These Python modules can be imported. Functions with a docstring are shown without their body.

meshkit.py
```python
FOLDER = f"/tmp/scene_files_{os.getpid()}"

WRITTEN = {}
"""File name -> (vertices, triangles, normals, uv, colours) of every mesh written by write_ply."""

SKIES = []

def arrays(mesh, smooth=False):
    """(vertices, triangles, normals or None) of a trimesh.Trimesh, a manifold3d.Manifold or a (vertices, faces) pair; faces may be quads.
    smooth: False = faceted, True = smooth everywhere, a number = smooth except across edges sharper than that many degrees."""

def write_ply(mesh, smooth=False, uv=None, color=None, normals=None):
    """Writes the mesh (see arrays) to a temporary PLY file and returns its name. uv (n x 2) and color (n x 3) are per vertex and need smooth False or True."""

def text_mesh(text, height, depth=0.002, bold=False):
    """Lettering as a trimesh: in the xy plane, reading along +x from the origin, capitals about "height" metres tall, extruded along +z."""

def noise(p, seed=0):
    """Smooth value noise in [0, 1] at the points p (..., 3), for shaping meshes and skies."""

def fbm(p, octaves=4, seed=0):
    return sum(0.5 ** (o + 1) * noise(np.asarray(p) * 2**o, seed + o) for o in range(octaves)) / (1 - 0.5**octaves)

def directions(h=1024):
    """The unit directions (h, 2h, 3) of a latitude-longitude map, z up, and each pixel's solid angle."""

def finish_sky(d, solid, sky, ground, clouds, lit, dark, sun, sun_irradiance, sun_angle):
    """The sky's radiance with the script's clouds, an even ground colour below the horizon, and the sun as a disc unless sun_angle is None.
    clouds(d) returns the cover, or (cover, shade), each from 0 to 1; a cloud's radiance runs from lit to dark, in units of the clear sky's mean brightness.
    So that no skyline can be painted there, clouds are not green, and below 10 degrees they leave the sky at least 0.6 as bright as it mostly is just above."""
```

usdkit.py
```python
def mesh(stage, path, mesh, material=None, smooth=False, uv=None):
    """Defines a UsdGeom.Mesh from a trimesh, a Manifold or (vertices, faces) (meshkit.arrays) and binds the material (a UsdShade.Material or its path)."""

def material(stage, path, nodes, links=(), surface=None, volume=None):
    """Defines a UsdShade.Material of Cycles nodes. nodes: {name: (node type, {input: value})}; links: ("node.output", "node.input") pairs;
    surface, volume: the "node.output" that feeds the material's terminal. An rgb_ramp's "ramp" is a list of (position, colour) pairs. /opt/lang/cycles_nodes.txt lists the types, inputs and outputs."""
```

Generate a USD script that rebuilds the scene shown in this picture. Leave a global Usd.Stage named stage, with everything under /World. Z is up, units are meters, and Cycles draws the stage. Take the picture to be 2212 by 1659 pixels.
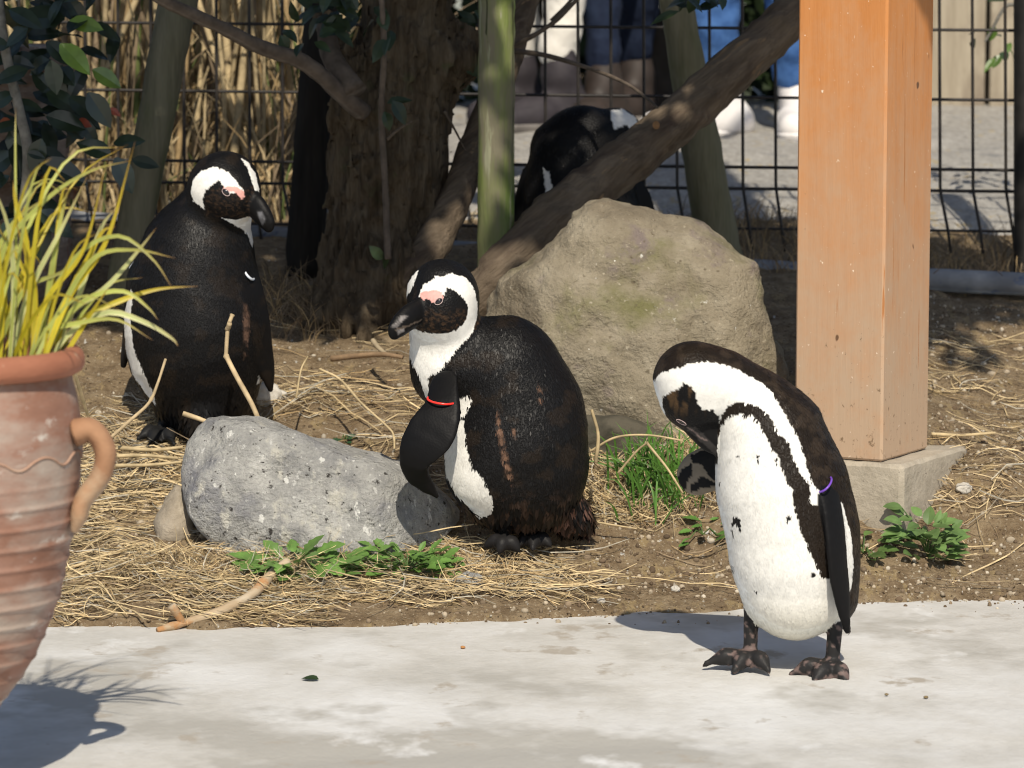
import math, random
import numpy as np
import trimesh
import usdkit
from meshkit import noise, fbm
from pxr import Gf, Sdf, Usd, UsdGeom, UsdLux, UsdShade, Vt
from scipy.interpolate import RBFInterpolator
from scipy.spatial import cKDTree
from scipy.ndimage import zoom as nd_zoom

random.seed(7)
RNG = np.random.default_rng(11)
stage = Usd.Stage.CreateInMemory()
UsdGeom.SetStageUpAxis(stage, UsdGeom.Tokens.z)
UsdGeom.SetStageMetersPerUnit(stage, 1.0)
world = UsdGeom.Xform.Define(stage, '/World')
stage.SetDefaultPrim(world.GetPrim())

# ---------------------------------------------------------------- camera, sky, sun, exposure
CAM = np.array([0.0, 0.0, 1.0]); PITCH = math.radians(-6.5); FPX = 7180.0; PW, PH = 2212.0, 1659.0
cam = UsdGeom.Camera.Define(stage, '/World/camera')
cam.AddTranslateOp().Set(Gf.Vec3d(*CAM)); cam.AddRotateXOp().Set(90 + math.degrees(PITCH))
cam.CreateHorizontalApertureAttr(36.0); cam.CreateVerticalApertureAttr(27.0)
cam.CreateFocalLengthAttr(36.0 * FPX / PW)
cam.CreateFStopAttr(7.5); cam.CreateFocusDistanceAttr(5.35)
cam.CreateExposureAttr(0.15)
SUN_EL = math.radians(46.5); SUN_H = np.array([0.10, -0.995]); SUN_H /= np.linalg.norm(SUN_H)
SUN = np.array([SUN_H[0] * math.cos(SUN_EL), SUN_H[1] * math.cos(SUN_EL), math.sin(SUN_EL)])
sky = UsdLux.DomeLight.Define(stage, '/World/sky')
skym = usdkit.material(stage, '/World/Looks/sky', {
    's': ('sky_texture', {'sky_type': 'single_scattering', 'sun_disc': False, 'sun_elevation': SUN_EL, 'sun_rotation': math.atan2(SUN[0], SUN[1])}),
    'b': ('background_shader', {'strength': 0.1})}, [('s.color', 'b.color')], surface='b.background')
UsdShade.MaterialBindingAPI.Apply(sky.GetPrim()).Bind(skym)
sky.GetPrim().SetCustomDataByKey('kind', 'structure')
sun = UsdLux.DistantLight.Define(stage, '/World/sun')
sun.CreateIntensityAttr(1.12); sun.CreateAngleAttr(0.6); sun.CreateColorAttr(Gf.Vec3f(1.0, 0.915, 0.775))
sun.CreateNormalizeAttr(True)
zz = SUN; xx = np.cross([0, 0, 1.0], zz); xx /= np.linalg.norm(xx); yy = np.cross(zz, xx)
sun.AddTransformOp().Set(Gf.Matrix4d(*xx, 0, *yy, 0, *zz, 0, 0, 0, 0, 1))

# ---------------------------------------------------------------- helpers: places
FWD = np.array([0, math.cos(PITCH), math.sin(PITCH)]); UP = np.array([0, -math.sin(PITCH), math.cos(PITCH)])
def at(px, py, Y):
    """the world point that stands Y metres in front of the camera at this place of the photograph"""
    px, py, Y = np.asarray(px, float), np.asarray(py, float), np.asarray(Y, float)
    d = FWD + ((px - PW / 2) / FPX)[..., None] * np.array([1, 0, 0]) + ((PH / 2 - py) / FPX)[..., None] * UP
    return CAM + d * (Y / d[..., 1])[..., None]
def gplane(px, py, z=0.0):
    d = FWD + (px - PW / 2) / FPX * np.array([1, 0, 0]) + (PH / 2 - py) / FPX * UP
    return CAM + d * ((z - CAM[2]) / d[2])
def px2m(Y): return Y / FPX
def smooth01(x, a, b):
    t = np.clip((x - a) / (b - a), 0, 1); return t * t * (3 - 2 * t)

# ---------------------------------------------------------------- helpers: prims
USED = {}
def fresh(parent, name):
    k = (parent, name); n = USED.get(k, 0); USED[k] = n + 1
    return f'{parent}/{name}' if n == 0 else f'{parent}/{name}_{n:03d}'
def tag(prim, label=None, cat=None, group=None, kind=None):
    for k, v in (('label', label), ('category', cat), ('group', group), ('kind', kind)):
        if v: prim.SetCustomDataByKey(k, v)
    return prim
class Thing:
    def __init__(self, name, label, cat, loc, group=None, kind=None):
        self.path = fresh('/World', name); self.loc = np.asarray(loc, float)
        x = UsdGeom.Xform.Define(stage, self.path); x.AddTranslateOp().Set(Gf.Vec3d(*map(float, self.loc)))
        self.prim = tag(x.GetPrim(), label, cat, group, kind)
def put(name, mesh, mat, parent=None, smooth=True, colors=None, label=None, cat=None, group=None, kind=None, normals=None, floats=None):
    """ONE mesh of the scene; parent: a Thing, or a (Thing, path) pair for a sub-part, or None for /World"""
    if isinstance(mesh, trimesh.Trimesh): v, f = np.array(mesh.vertices), np.array(mesh.faces)
    else: v, f = np.asarray(mesh[0], float), np.asarray(mesh[1], int)
    if parent is None: base, off = '/World', np.zeros(3)
    elif isinstance(parent, Thing): base, off = parent.path, parent.loc
    else: base, off = parent[1], parent[0].loc
    path = fresh(base, name)
    m = usdkit.mesh(stage, path, (v - off, f), mat, smooth=smooth)
    if colors is not None:
        UsdGeom.PrimvarsAPI(m).CreatePrimvar('Col', Sdf.ValueTypeNames.Color3fArray, 'vertex').Set(Vt.Vec3fArray.FromNumpy(np.asarray(colors, np.float32)))
    if normals is not None:
        m.CreateNormalsAttr(Vt.Vec3fArray.FromNumpy(np.asarray(normals, np.float32))); m.SetNormalsInterpolation('vertex')
    for k_, a_ in (floats or {}).items(): UsdGeom.PrimvarsAPI(m).CreatePrimvar(k_, Sdf.ValueTypeNames.FloatArray, 'vertex').Set(Vt.FloatArray.FromNumpy(np.asarray(a_, np.float32)))
    tag(m.GetPrim(), label, cat, group, kind)
    return (parent, path) if isinstance(parent, Thing) else path

# ---------------------------------------------------------------- helpers: materials
def M(name, ramp, scale=8, detail=4, rough=0.7, bump=0.0, bscale=60, bdist=0.004, stretch=(1, 1, 1), spec=0.4, distortion=0.0, extra=None, obj=False, nrough=0.6, coat=0.0, turn=None, zfade=None):
    """a procedural material: noise through a colour ramp, with a noise relief. extra: (ramp of fac, colour, scale) of a second layer"""
    n = {'g': ('texture_coordinate', {}) if obj else ('geometry', {}), 'm': ('mapping', {'scale': stretch}),
         'n': ('noise_texture', {'scale': scale, 'detail': detail, 'roughness': nrough, 'distortion': distortion}),
         'r': ('rgb_ramp', {'ramp': ramp}),
         'p': ('principled_bsdf', {'roughness': rough, 'specular_ior_level': spec, 'coat_weight': coat})}
    src = 'g.object' if obj else 'g.position'
    l = []
    if turn is not None: n |= {'vr': ('vector_rotate', {'rotate_type': 'y_axis', 'angle': turn})}; l.append((src, 'vr.vector')); src = 'vr.vector'
    l += [(src, 'm.vector'), ('m.vector', 'n.vector'), ('n.fac', 'r.fac')]
    col = 'r.color'
    for i, (facramp, color, sc, st) in enumerate(extra or []):
        n |= {f'm{i}': ('mapping', {'scale': st, 'location': (i * 3.1 + 1, i * 1.7, .3)}), f'n{i}': ('noise_texture', {'scale': sc, 'detail': 5, 'roughness': .62}), f'r{i}': ('rgb_ramp', {'ramp': facramp}),
              f'x{i}': ('mix_color', {'b': color})}
        l += [(src, f'm{i}.vector'), (f'm{i}.vector', f'n{i}.vector'), (f'n{i}.fac', f'r{i}.fac'), (f'r{i}.color', f'x{i}.fac'), (col, f'x{i}.a')]
        col = f'x{i}.result'
    if zfade:
        n |= {'zs': ('separate_xyz', {}), 'zr': ('map_range', {'from_min': zfade[0], 'from_max': zfade[1], 'to_min': 1.0, 'to_max': 0.0, 'clamp': True}), 'zn': ('noise_texture', {'scale': 14, 'detail': 5}), 'za': ('math', {'math_type': 'multiply_add', 'value2': 1.1, 'value3': -.55}), 'zz': ('math', {'math_type': 'add', 'use_clamp': True}), 'zx': ('mix_color', {'b': zfade[2]})}
        l += [('g.position', 'zs.vector'), ('zs.z', 'zr.value'), (src, 'zn.vector'), ('zn.fac', 'za.value1'), ('zr.result', 'zz.value1'), ('za.value', 'zz.value2'), ('zz.value', 'zx.fac'), (col, 'zx.a')]
        col = 'zx.result'
    l.append((col, 'p.base_color'))
    if bump:
        n |= {'bn': ('noise_texture', {'scale': bscale, 'detail': 5, 'roughness': .65}), 'b': ('bump', {'strength': bump, 'distance': bdist})}
        l += [('m.vector', 'bn.vector'), ('bn.fac', 'b.height'), ('b.normal', 'p.normal')]
    return usdkit.material(stage, f'/World/Looks/{name}', n, l, surface='p.BSDF')
def bw(a, b, lo=(0, 0, 0), hi=(1, 1, 1)): return [(0, lo), (a, lo), (b, hi), (1, hi)]
def MV(name, feather=None, rough=0.6, spec=0.4, bump=0.0, bscale=300, bdist=0.002, vary=0.25, vscale=60, translucent=0.0, voronoi=False, stretch=(1, 1, 1), sheen=0.0):
    """a material coloured by the mesh's own colours, varied by noise"""
    n = {'a': ('attribute', {'attribute': 'Col'}), 'g': ('geometry', {}), 'm': ('mapping', {'scale': stretch}), 'n': ('noise_texture', {'scale': vscale, 'detail': 4}),
         'mr': ('map_range', {'from_min': .3, 'from_max': .7, 'to_min': 1 - vary, 'to_max': 1 + vary}), 'x': ('mix_color', {'blend_type': 'multiply', 'fac': 1.0, 'use_clamp': False}),
         'p': ('principled_bsdf', {'roughness': rough, 'specular_ior_level': spec, 'sheen_weight': sheen})}
    l = [('g.position', 'm.vector'), ('m.vector', 'n.vector'), ('n.fac', 'mr.value'), ('a.color', 'x.a'), ('mr.result', 'x.b'), ('x.result', 'p.base_color')]
    if bump:
        n |= {'bn': ('voronoi_texture', {'scale': bscale}) if voronoi else ('noise_texture', {'scale': bscale, 'detail': 4}), 'b': ('bump', {'strength': bump, 'distance': bdist})}
        if feather: n |= {'fa': ('attribute', {'attribute': feather})}; l += [('fa.fac', 'b.strength')]
        l += [('m.vector', 'bn.vector'), ('bn.distance' if voronoi else 'bn.fac', 'b.height'), ('b.normal', 'p.normal')]
    surf = 'p.BSDF'
    if translucent:
        n |= {'t': ('translucent_bsdf', {}), 'mc': ('mix_closure', {'fac': translucent})}
        l += [('x.result', 't.color'), ('p.BSDF', 'mc.closure1'), ('t.BSDF', 'mc.closure2')]
        surf = 'mc.closure'
    return usdkit.material(stage, f'/World/Looks/{name}', n, l, surface=surf)

# ---------------------------------------------------------------- helpers: shapes
def norm(v): return v / np.maximum(np.linalg.norm(v, axis=-1, keepdims=True), 1e-12)
def tube(P, R, sides=10, rough=0.0, seed=0, cap=True, flat=None):
    """a tube along P with radii R; flat=(normal, factor) squeezes it"""
    P = np.asarray(P, float); K = len(P); R = np.broadcast_to(np.asarray(R, float), (K,))
    T = norm(np.gradient(P, axis=0)); a = np.array([0, 0, 1.0]) if abs(T[0][2]) < .9 else np.array([1.0, 0, 0])
    U = np.zeros_like(P)
    for i in range(K):
        u = a - T[i] * (a @ T[i]); u /= np.linalg.norm(u); U[i] = u; a = u
    V = np.cross(T, U)
    th = np.linspace(0, 2 * np.pi, sides, endpoint=False)
    ring = U[:, None] * np.cos(th)[None, :, None] + V[:, None] * np.sin(th)[None, :, None]
    if flat is not None:
        nn = np.asarray(flat[0], float); ring = ring - (ring @ nn)[..., None] * nn * (1 - flat[1])
    v = (P[:, None] + ring * R[:, None, None])
    if rough:
        v = v + ring * ((fbm(v * 40 + seed, 3, seed) - .5) * 2 * rough)[..., None]
    v = v.reshape(-1, 3); i = np.arange(K - 1)[:, None] * sides; j = np.arange(sides)[None]; jn = (j + 1) % sides
    f = [np.stack([i + j, i + jn, i + sides + jn], -1).reshape(-1, 3), np.stack([i + j, i + sides + jn, i + sides + j], -1).reshape(-1, 3)]
    if cap:
        v = np.vstack([v, P[:1], P[-1:]]); n0 = K * sides; j = np.arange(sides); jn = (j + 1) % sides
        f += [np.stack([jn, j, np.full(sides, n0)], -1), np.stack([(K - 1) * sides + j, (K - 1) * sides + jn, np.full(sides, n0 + 1)], -1)]
    return v, np.vstack(f)
def curve(pts, n=24):
    """a smooth curve through the points (Catmull-Rom)"""
    p = np.asarray(pts, float); p = np.vstack([2 * p[0] - p[1], p, 2 * p[-1] - p[-2]]); out = []
    segs = len(p) - 3
    for t in np.linspace(0, segs - 1e-9, n):
        i = int(t); u = t - i; a, b, c, d = p[i:i + 4]
        out.append(.5 * (2 * b + (c - a) * u + (2 * a - 5 * b + 4 * c - d) * u * u + (3 * b - a - 3 * c + d) * u ** 3))
    return np.array(out)
def ribbons(P, W, S):
    """P (N,K,3) centre lines, W (N,K) half widths, S (N,K,3) or (N,1,3) side vectors -> one mesh"""
    N, K, _ = P.shape
    v = np.stack([P - S * W[..., None], P + S * W[..., None]], 2).reshape(-1, 3)
    b = (np.arange(N)[:, None] * K + np.arange(K - 1)[None]).reshape(-1) * 2
    f = np.vstack([np.stack([b, b + 1, b + 3], 1), np.stack([b, b + 3, b + 2], 1)])
    return v, f
def join(ms):
    V, F, n = [], [], 0
    for v, f in ms: V.append(v); F.append(np.asarray(f) + n); n += len(v)
    return np.vstack(V), np.vstack(F)
def box(c, half, ax=None, bevel=0.0):
    """a box with chamfered edges: centre, half sizes, axes as rows"""
    h = np.asarray(half, float); ax = np.eye(3) if ax is None else np.asarray(ax, float)
    pts = []
    for s in np.ndindex(2, 2, 2):
        q = (np.array(s) * 2 - 1) * h
        for k in range(3):
            e = q.copy()
            for j in range(3):
                if j != k: e[j] -= np.sign(e[j]) * bevel
            pts.append(e)
    m = trimesh.convex.convex_hull(np.array(pts)); m.fix_normals()
    return np.asarray(c) + m.vertices @ ax, np.array(m.faces)
def revolve(prof, n=64):
    """(radius, z) profile -> mesh about z"""
    prof = np.asarray(prof, float); K = len(prof); th = np.linspace(0, 2 * np.pi, n, endpoint=False)
    v = np.stack([prof[:, None, 0] * np.cos(th), prof[:, None, 0] * np.sin(th), np.repeat(prof[:, 1:2], n, 1)], -1).reshape(-1, 3)
    i = np.arange(K - 1)[:, None] * n; j = np.arange(n)[None]; jn = (j + 1) % n
    return v, np.vstack([np.stack([i + j, i + jn, i + n + jn], -1).reshape(-1, 3), np.stack([i + j, i + n + jn, i + n + j], -1).reshape(-1, 3)])
def leaf_mesh(p, d, n, L, W, fold=0.25, droop=0.25, K=5, lobes=0):
    """one leaf blade from p along d with normal n: folded along its midrib, drooping"""
    d = norm(np.asarray(d, float)); s = norm(np.cross(n, d)); n = np.cross(d, s)
    t = np.linspace(0, 1, K); w = W * np.sin(np.pi * np.clip(t, 0.02, 1) ** .8) ** .8; w[-1] = 0.0; w[0] = W * .12
    if lobes: w[1:-1] *= 1 - .42 * (np.arange(K - 2) % 2) * np.linspace(1, .35, K - 2)
    c = np.asarray(p) + d * (t * L)[:, None] - n * (droop * L * t ** 2)[:, None]
    l = c - s * w[:, None] + n * (fold * w)[:, None]; r = c + s * w[:, None] + n * (fold * w)[:, None]
    v = np.stack([l, c, r], 1).reshape(-1, 3); f = []
    for i in range(K - 1):
        a, b = i * 3, i * 3 + 3
        f += [[a, a + 1, b + 1], [a, b + 1, b], [a + 1, a + 2, b + 2], [a + 1, b + 2, b + 1]]
    return v, np.array(f)

# signed distance shapes: p is (N,3)
def smin(a, b, k):
    h = np.maximum(k - np.abs(a - b), 0) / k; return np.minimum(a, b) - h * h * k * .25
def cone(p, a, b, ra, rb):
    a, b = np.asarray(a, float), np.asarray(b, float); ab = b - a; pa = p - a
    t = np.clip(pa @ ab / max(ab @ ab, 1e-12), 0, 1); return np.linalg.norm(pa - t[:, None] * ab, axis=1) - (ra + (rb - ra) * t)
def chain(p, C, R, k):
    d = None
    for i in range(len(C) - 1):
        e = cone(p, C[i], C[i + 1], R[i], R[i + 1]); d = e if d is None else smin(d, e, k)
    return d
def ellipsoid(p, c, r, ax=None):
    q = p - np.asarray(c); r = np.asarray(r, float)
    if ax is not None: q = q @ np.asarray(ax).T
    k0 = np.linalg.norm(q / r, axis=1); k1 = np.linalg.norm(q / r ** 2, axis=1); return k0 * (k0 - 1) / np.maximum(k1, 1e-9)
def refine(C, W, n=15):
    if len(C) >= n or len(C) < 4: return C, W
    q = curve(np.c_[np.asarray(C), np.asarray(W)], n); return q[:, :3], np.maximum(q[:, 3], .002)
def strip(p, C, W, th, n):
    """a flat paddle: centres C, half widths W, half thickness th, plane normal n"""
    C, W = refine(C, W); cc_ = np.mean(C, 0); far = np.linalg.norm(p - cc_, axis=1) - np.linalg.norm(C - cc_, axis=1).max() - np.max(W) - th; near = far < .02
    if not near.all():
        if near.any(): far[near] = strip(p[near], C, W, th, n)
        return far
    d = None
    for i in range(len(C) - 1):
        a, b = C[i], C[i + 1]; u = b - a; Ls = np.linalg.norm(u); u = u / Ls
        nn = n - u * (n @ u); nn = nn / np.linalg.norm(nn); s = np.cross(nn, u); q = p - a
        t = np.clip(q @ u / Ls, 0, 1); w = W[i] + (W[i + 1] - W[i]) * t
        e = q - t[:, None] * Ls * u
        r2 = np.sqrt((e @ s / w) ** 2 + (e @ u / w) ** 2 + (e @ nn / th) ** 2)
        x = (r2 - 1) * np.minimum(th, w) ; x = np.maximum(x, np.maximum(np.abs(e @ s) - w, np.abs(e @ nn) - th) * .7)
        d = x if d is None else smin(d, x, .004)
    return d
def polysd(q, poly):
    """signed distance in 2D (negative inside)"""
    poly = np.asarray(poly, float); d = np.full(len(q), 1e18); s = np.ones(len(q))
    for i in range(len(poly)):
        a, b = poly[i], poly[i - 1]; e = b - a; w = q - a
        t = np.clip((w @ e) / max(e @ e, 1e-12), 0, 1); x = w - t[:, None] * e; d = np.minimum(d, (x * x).sum(1))
        c1 = q[:, 1] >= a[1]; c2 = q[:, 1] < b[1]; c3 = e[0] * w[:, 1] > e[1] * w[:, 0]
        s = np.where((c1 & c2 & c3) | (~c1 & ~c2 & ~c3), -s, s)
    return s * np.sqrt(d)
def nets(f, lo, hi, h, coarse=5):
    """surface nets: the zero surface of f in the box, at spacing h"""
    lo, hi = np.asarray(lo, float), np.asarray(hi, float)
    nc = np.ceil((hi - lo) / (h * coarse)).astype(int) + 1; n = (nc - 1) * coarse + 1
    g = lambda N, st: np.stack(np.meshgrid(*[lo[k] + np.arange(N[k]) * st for k in range(3)], indexing='ij'), -1)
    vc = f(g(nc, h * coarse).reshape(-1, 3)).reshape(nc)
    V = np.empty(n)
    fine = [np.linspace(0, nc[k] - 1, n[k]) for k in range(3)]
    idx = [np.clip(np.round(x).astype(int), 0, nc[k] - 1) for k, x in enumerate(fine)]
    V[:] = vc[np.ix_(*idx)]
    near = np.abs(V) < h * coarse * 1.3
    G = g(n, h)[near]; out = np.empty(len(G))
    for i in range(0, len(G), 200000): out[i:i + 200000] = f(G[i:i + 200000])
    V[near] = out
    ins = V < 0
    cnt = np.zeros(np.array(n) - 1, int); acc = np.zeros((*(np.array(n) - 1), 3)); wn = np.zeros(np.array(n) - 1)
    sl = lambda o: tuple(slice(o[k], n[k] - 1 + o[k]) for k in range(3))
    for ax in range(3):
        e = np.zeros(3, int); e[ax] = 1; o2 = [a for a in range(3) if a != ax]
        for s in np.ndindex(2, 2):
            o = np.zeros(3, int); o[o2[0]], o[o2[1]] = s
            a, b = V[sl(o)], V[sl(o + e)]; cr = (a < 0) != (b < 0)
            t = np.where(cr, a / np.where(cr, a - b, 1), 0)
            pos = np.zeros((*cr.shape, 3)); pos[..., :] = o; pos[..., ax] += t
            acc += np.where(cr[..., None], pos, 0); wn += cr
    m = wn > 0; ids = np.full(m.shape, -1); ids[m] = np.arange(m.sum())
    cells = np.argwhere(m); v = lo + (cells + acc[m] / wn[m][:, None]) * h
    F = []
    for ax in range(3):
        e = np.zeros(3, int); e[ax] = 1; o2 = [(ax + 1) % 3, (ax + 2) % 3]
        a = ins[tuple(slice(0, n[k] - 1) if k == ax else slice(1, n[k] - 1) for k in range(3))]
        b = ins[tuple(slice(1, n[k]) if k == ax else slice(1, n[k] - 1) for k in range(3))]
        for flip, mask in ((False, a & ~b), (True, ~a & b)):
            c = np.argwhere(mask) + np.array([0 if k == ax else 1 for k in range(3)])
            if not len(c): continue
            e1 = np.zeros(3, int); e1[o2[0]] = 1; e2 = np.zeros(3, int); e2[o2[1]] = 1
            q = [ids[tuple((c - d).T)] for d in (e1 + e2, e2, 0 * e1, e1)]
            if flip: q = q[::-1]
            F += [np.stack([q[0], q[1], q[2]], 1), np.stack([q[0], q[2], q[3]], 1)]
    F = np.vstack(F); F = F[(F >= 0).all(1)]
    return v, F
def vnormals(v, f):
    n = np.zeros_like(v); c = np.cross(v[f[:, 1]] - v[f[:, 0]], v[f[:, 2]] - v[f[:, 0]])
    for k in range(3): np.add.at(n, f[:, k], c)
    return norm(n)
# ---------------------------------------------------------------- the setting
CP = [(100, 1360, None), (600, 1353, None), (1200, 1338, None), (1650, 1314, None), (2200, 1297, None),
      (300, 1240, 5.45), (800, 1250, 5.48), (1100, 1195, 5.6), (1500, 1160, 5.7), (2100, 1170, 5.74), (1935, 1108, 5.76), (2135, 1022, 5.87), (2150, 900, 6.2), (2100, 760, 6.5), (2100, 640, 6.95),
      (1050, 1180, 5.62), (1300, 985, 5.92), (1500, 1075, 5.76), (340, 938, 6.0), (600, 905, 6.05), (700, 780, 6.28), (800, 690, 6.55), (590, 525, 7.15), (150, 505, 7.2), (100, 760, 6.3), (100, 1000, 5.9),
      (1080, 640, 6.7), (1600, 445, 7.6), (800, 445, 7.6), (1600, 300, 8.8), (300, 300, 8.8), (2150, 246, 9.6), (1200, 246, 9.6), (300, 246, 9.6)]
pts, zs = [], []
for px, py, Y in CP:
    w = gplane(px, py, 0.008) if Y is None else at(px, py, Y)
    pts.append(w[:2]); zs.append(w[2])
rbf = RBFInterpolator(np.array(pts), np.array(zs), smoothing=2e-4, kernel='thin_plate_spline')
EDGE = np.array([gplane(px, py, 0.0)[:2] for px, py in ((-800, 1372), (-200, 1366), (100, 1360), (350, 1357), (600, 1353), (900, 1349), (1200, 1338), (1450, 1325), (1650, 1314), (1900, 1303), (2200, 1297), (2800, 1285))])
def edge_y(x): return np.interp(x, EDGE[:, 0], EDGE[:, 1])
def ground_z(x, y, rough=True):
    x, y = np.asarray(x, float), np.asarray(y, float); sh = x.shape; x, y = x.ravel(), y.ravel()
    xc, yc = np.clip(x, -.95, .95), np.clip(y, 5.15, 9.6)
    z = rbf(np.stack([xc, yc], 1))
    p = np.stack([x, y, 0 * x], 1)
    if rough:
        z = z + (fbm(p * 9, 4, 3) - .5) * .035 * smooth01(y - edge_y(x), 0, .25) + (fbm(p * 45, 3, 5) - .5) * .012
    e = y - edge_y(x) + (fbm(p * 14, 4, 9) - .5) * .075
    z = np.where(e < 0.1, z * smooth01(e, -.05, .1) + (.022 * smooth01(e, -.01, .012) - .02) * (1 - smooth01(e, .0, .1)), z)
    z = np.where(e < 0, np.minimum(z, -.02) - .12 * smooth01(-e, 0, .2), z)
    return z.reshape(sh)
def gz(x, y): return float(ground_z(np.array([x]), np.array([y]))[0])
def onground(px, Y, dz=0.0):
    """the ground point seen at column px, Y metres in front of the camera"""
    x = (px - PW / 2) / FPX * Y * 1.006
    return np.array([x, Y, gz(x, Y) + dz])
gx = np.unique(np.concatenate([-np.geomspace(1.15, 80, 26), np.arange(-1.15, 1.15, .0115), np.geomspace(1.15, 80, 26)]))
gy = np.unique(np.concatenate([[-60, -30, -15, -6, 0, 3, 4.5], np.arange(5.0, 6.7, .0115), np.arange(6.7, 9.8, .03), np.geomspace(9.8, 120, 24)]))
GX, GY = np.meshgrid(gx, gy, indexing='ij')
GZ = ground_z(GX, GY)
def gridmesh(X, Y, Z):
    n, m = X.shape; i = (np.arange(n - 1)[:, None] * m + np.arange(m - 1)[None]).ravel()
    return np.stack([X, Y, Z], -1).reshape(-1, 3), np.vstack([np.stack([i, i + m, i + m + 1], 1), np.stack([i, i + m + 1, i + 1], 1)])
mat_ground = M('soil', [(.25, (.095, .064, .036)), (.45, (.185, .132, .078)), (.6, (.26, .195, .12)), (.8, (.36, .285, .19))], scale=26, detail=8, nrough=.72, rough=.95, spec=.15, bump=1.0, bscale=130, bdist=.010,
               extra=[(bw(.56, .63), (.29, .215, .115), 34, (1, .35, 1)), (bw(.66, .70), (.55, .53, .48), 60, (1, .3, 1)), (bw(.62, .74), (.045, .027, .014), 9, (1, .6, 1)), (bw(.60, .66), (.36, .30, .21), 170, (1, 1, 1)), (bw(.60, .66), (.04, .026, .015), 120, (1, 1, 1)), (bw(.68, .71), (.6, .55, .46), 240, (1, 1, 1))])
put('ground', gridmesh(GX, GY, GZ), mat_ground, kind='structure')

# gravel path behind the fence: a sheet just above the ground
px_ = np.arange(-4, 4.01, .05); py_ = np.concatenate([np.arange(7.42, 9.6, .03), [9.65, 10, 11, 13]])
PX, PY = np.meshgrid(px_, py_, indexing='ij')
pp = np.stack([PX, PY, 0 * PX], -1).reshape(-1, 3)
PZ = ground_z(PX, PY) + .004 + .012 * smooth01(PY - 7.42 - (fbm(pp * 4, 3, 2).reshape(PX.shape) - .5) * .25, -.02, .2) - .02 * (PY < 7.46)
mat_gravel = M('gravel', [(.3, (.20, .188, .168)), (.5, (.33, .312, .282)), (.7, (.46, .44, .40))], scale=55, detail=8, nrough=.8, rough=.9, spec=.2, bump=1.0, bscale=120, bdist=.008, stretch=(1, .5, 1),
               extra=[(bw(.56, .7), (.18, .18, .18), 7, (.6, 1.2, 1)), (bw(.6, .64), (.36, .30, .2), 24, (1, .5, 1))])
put('gravel_path', gridmesh(PX, PY, PZ), mat_gravel, kind='structure')

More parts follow.
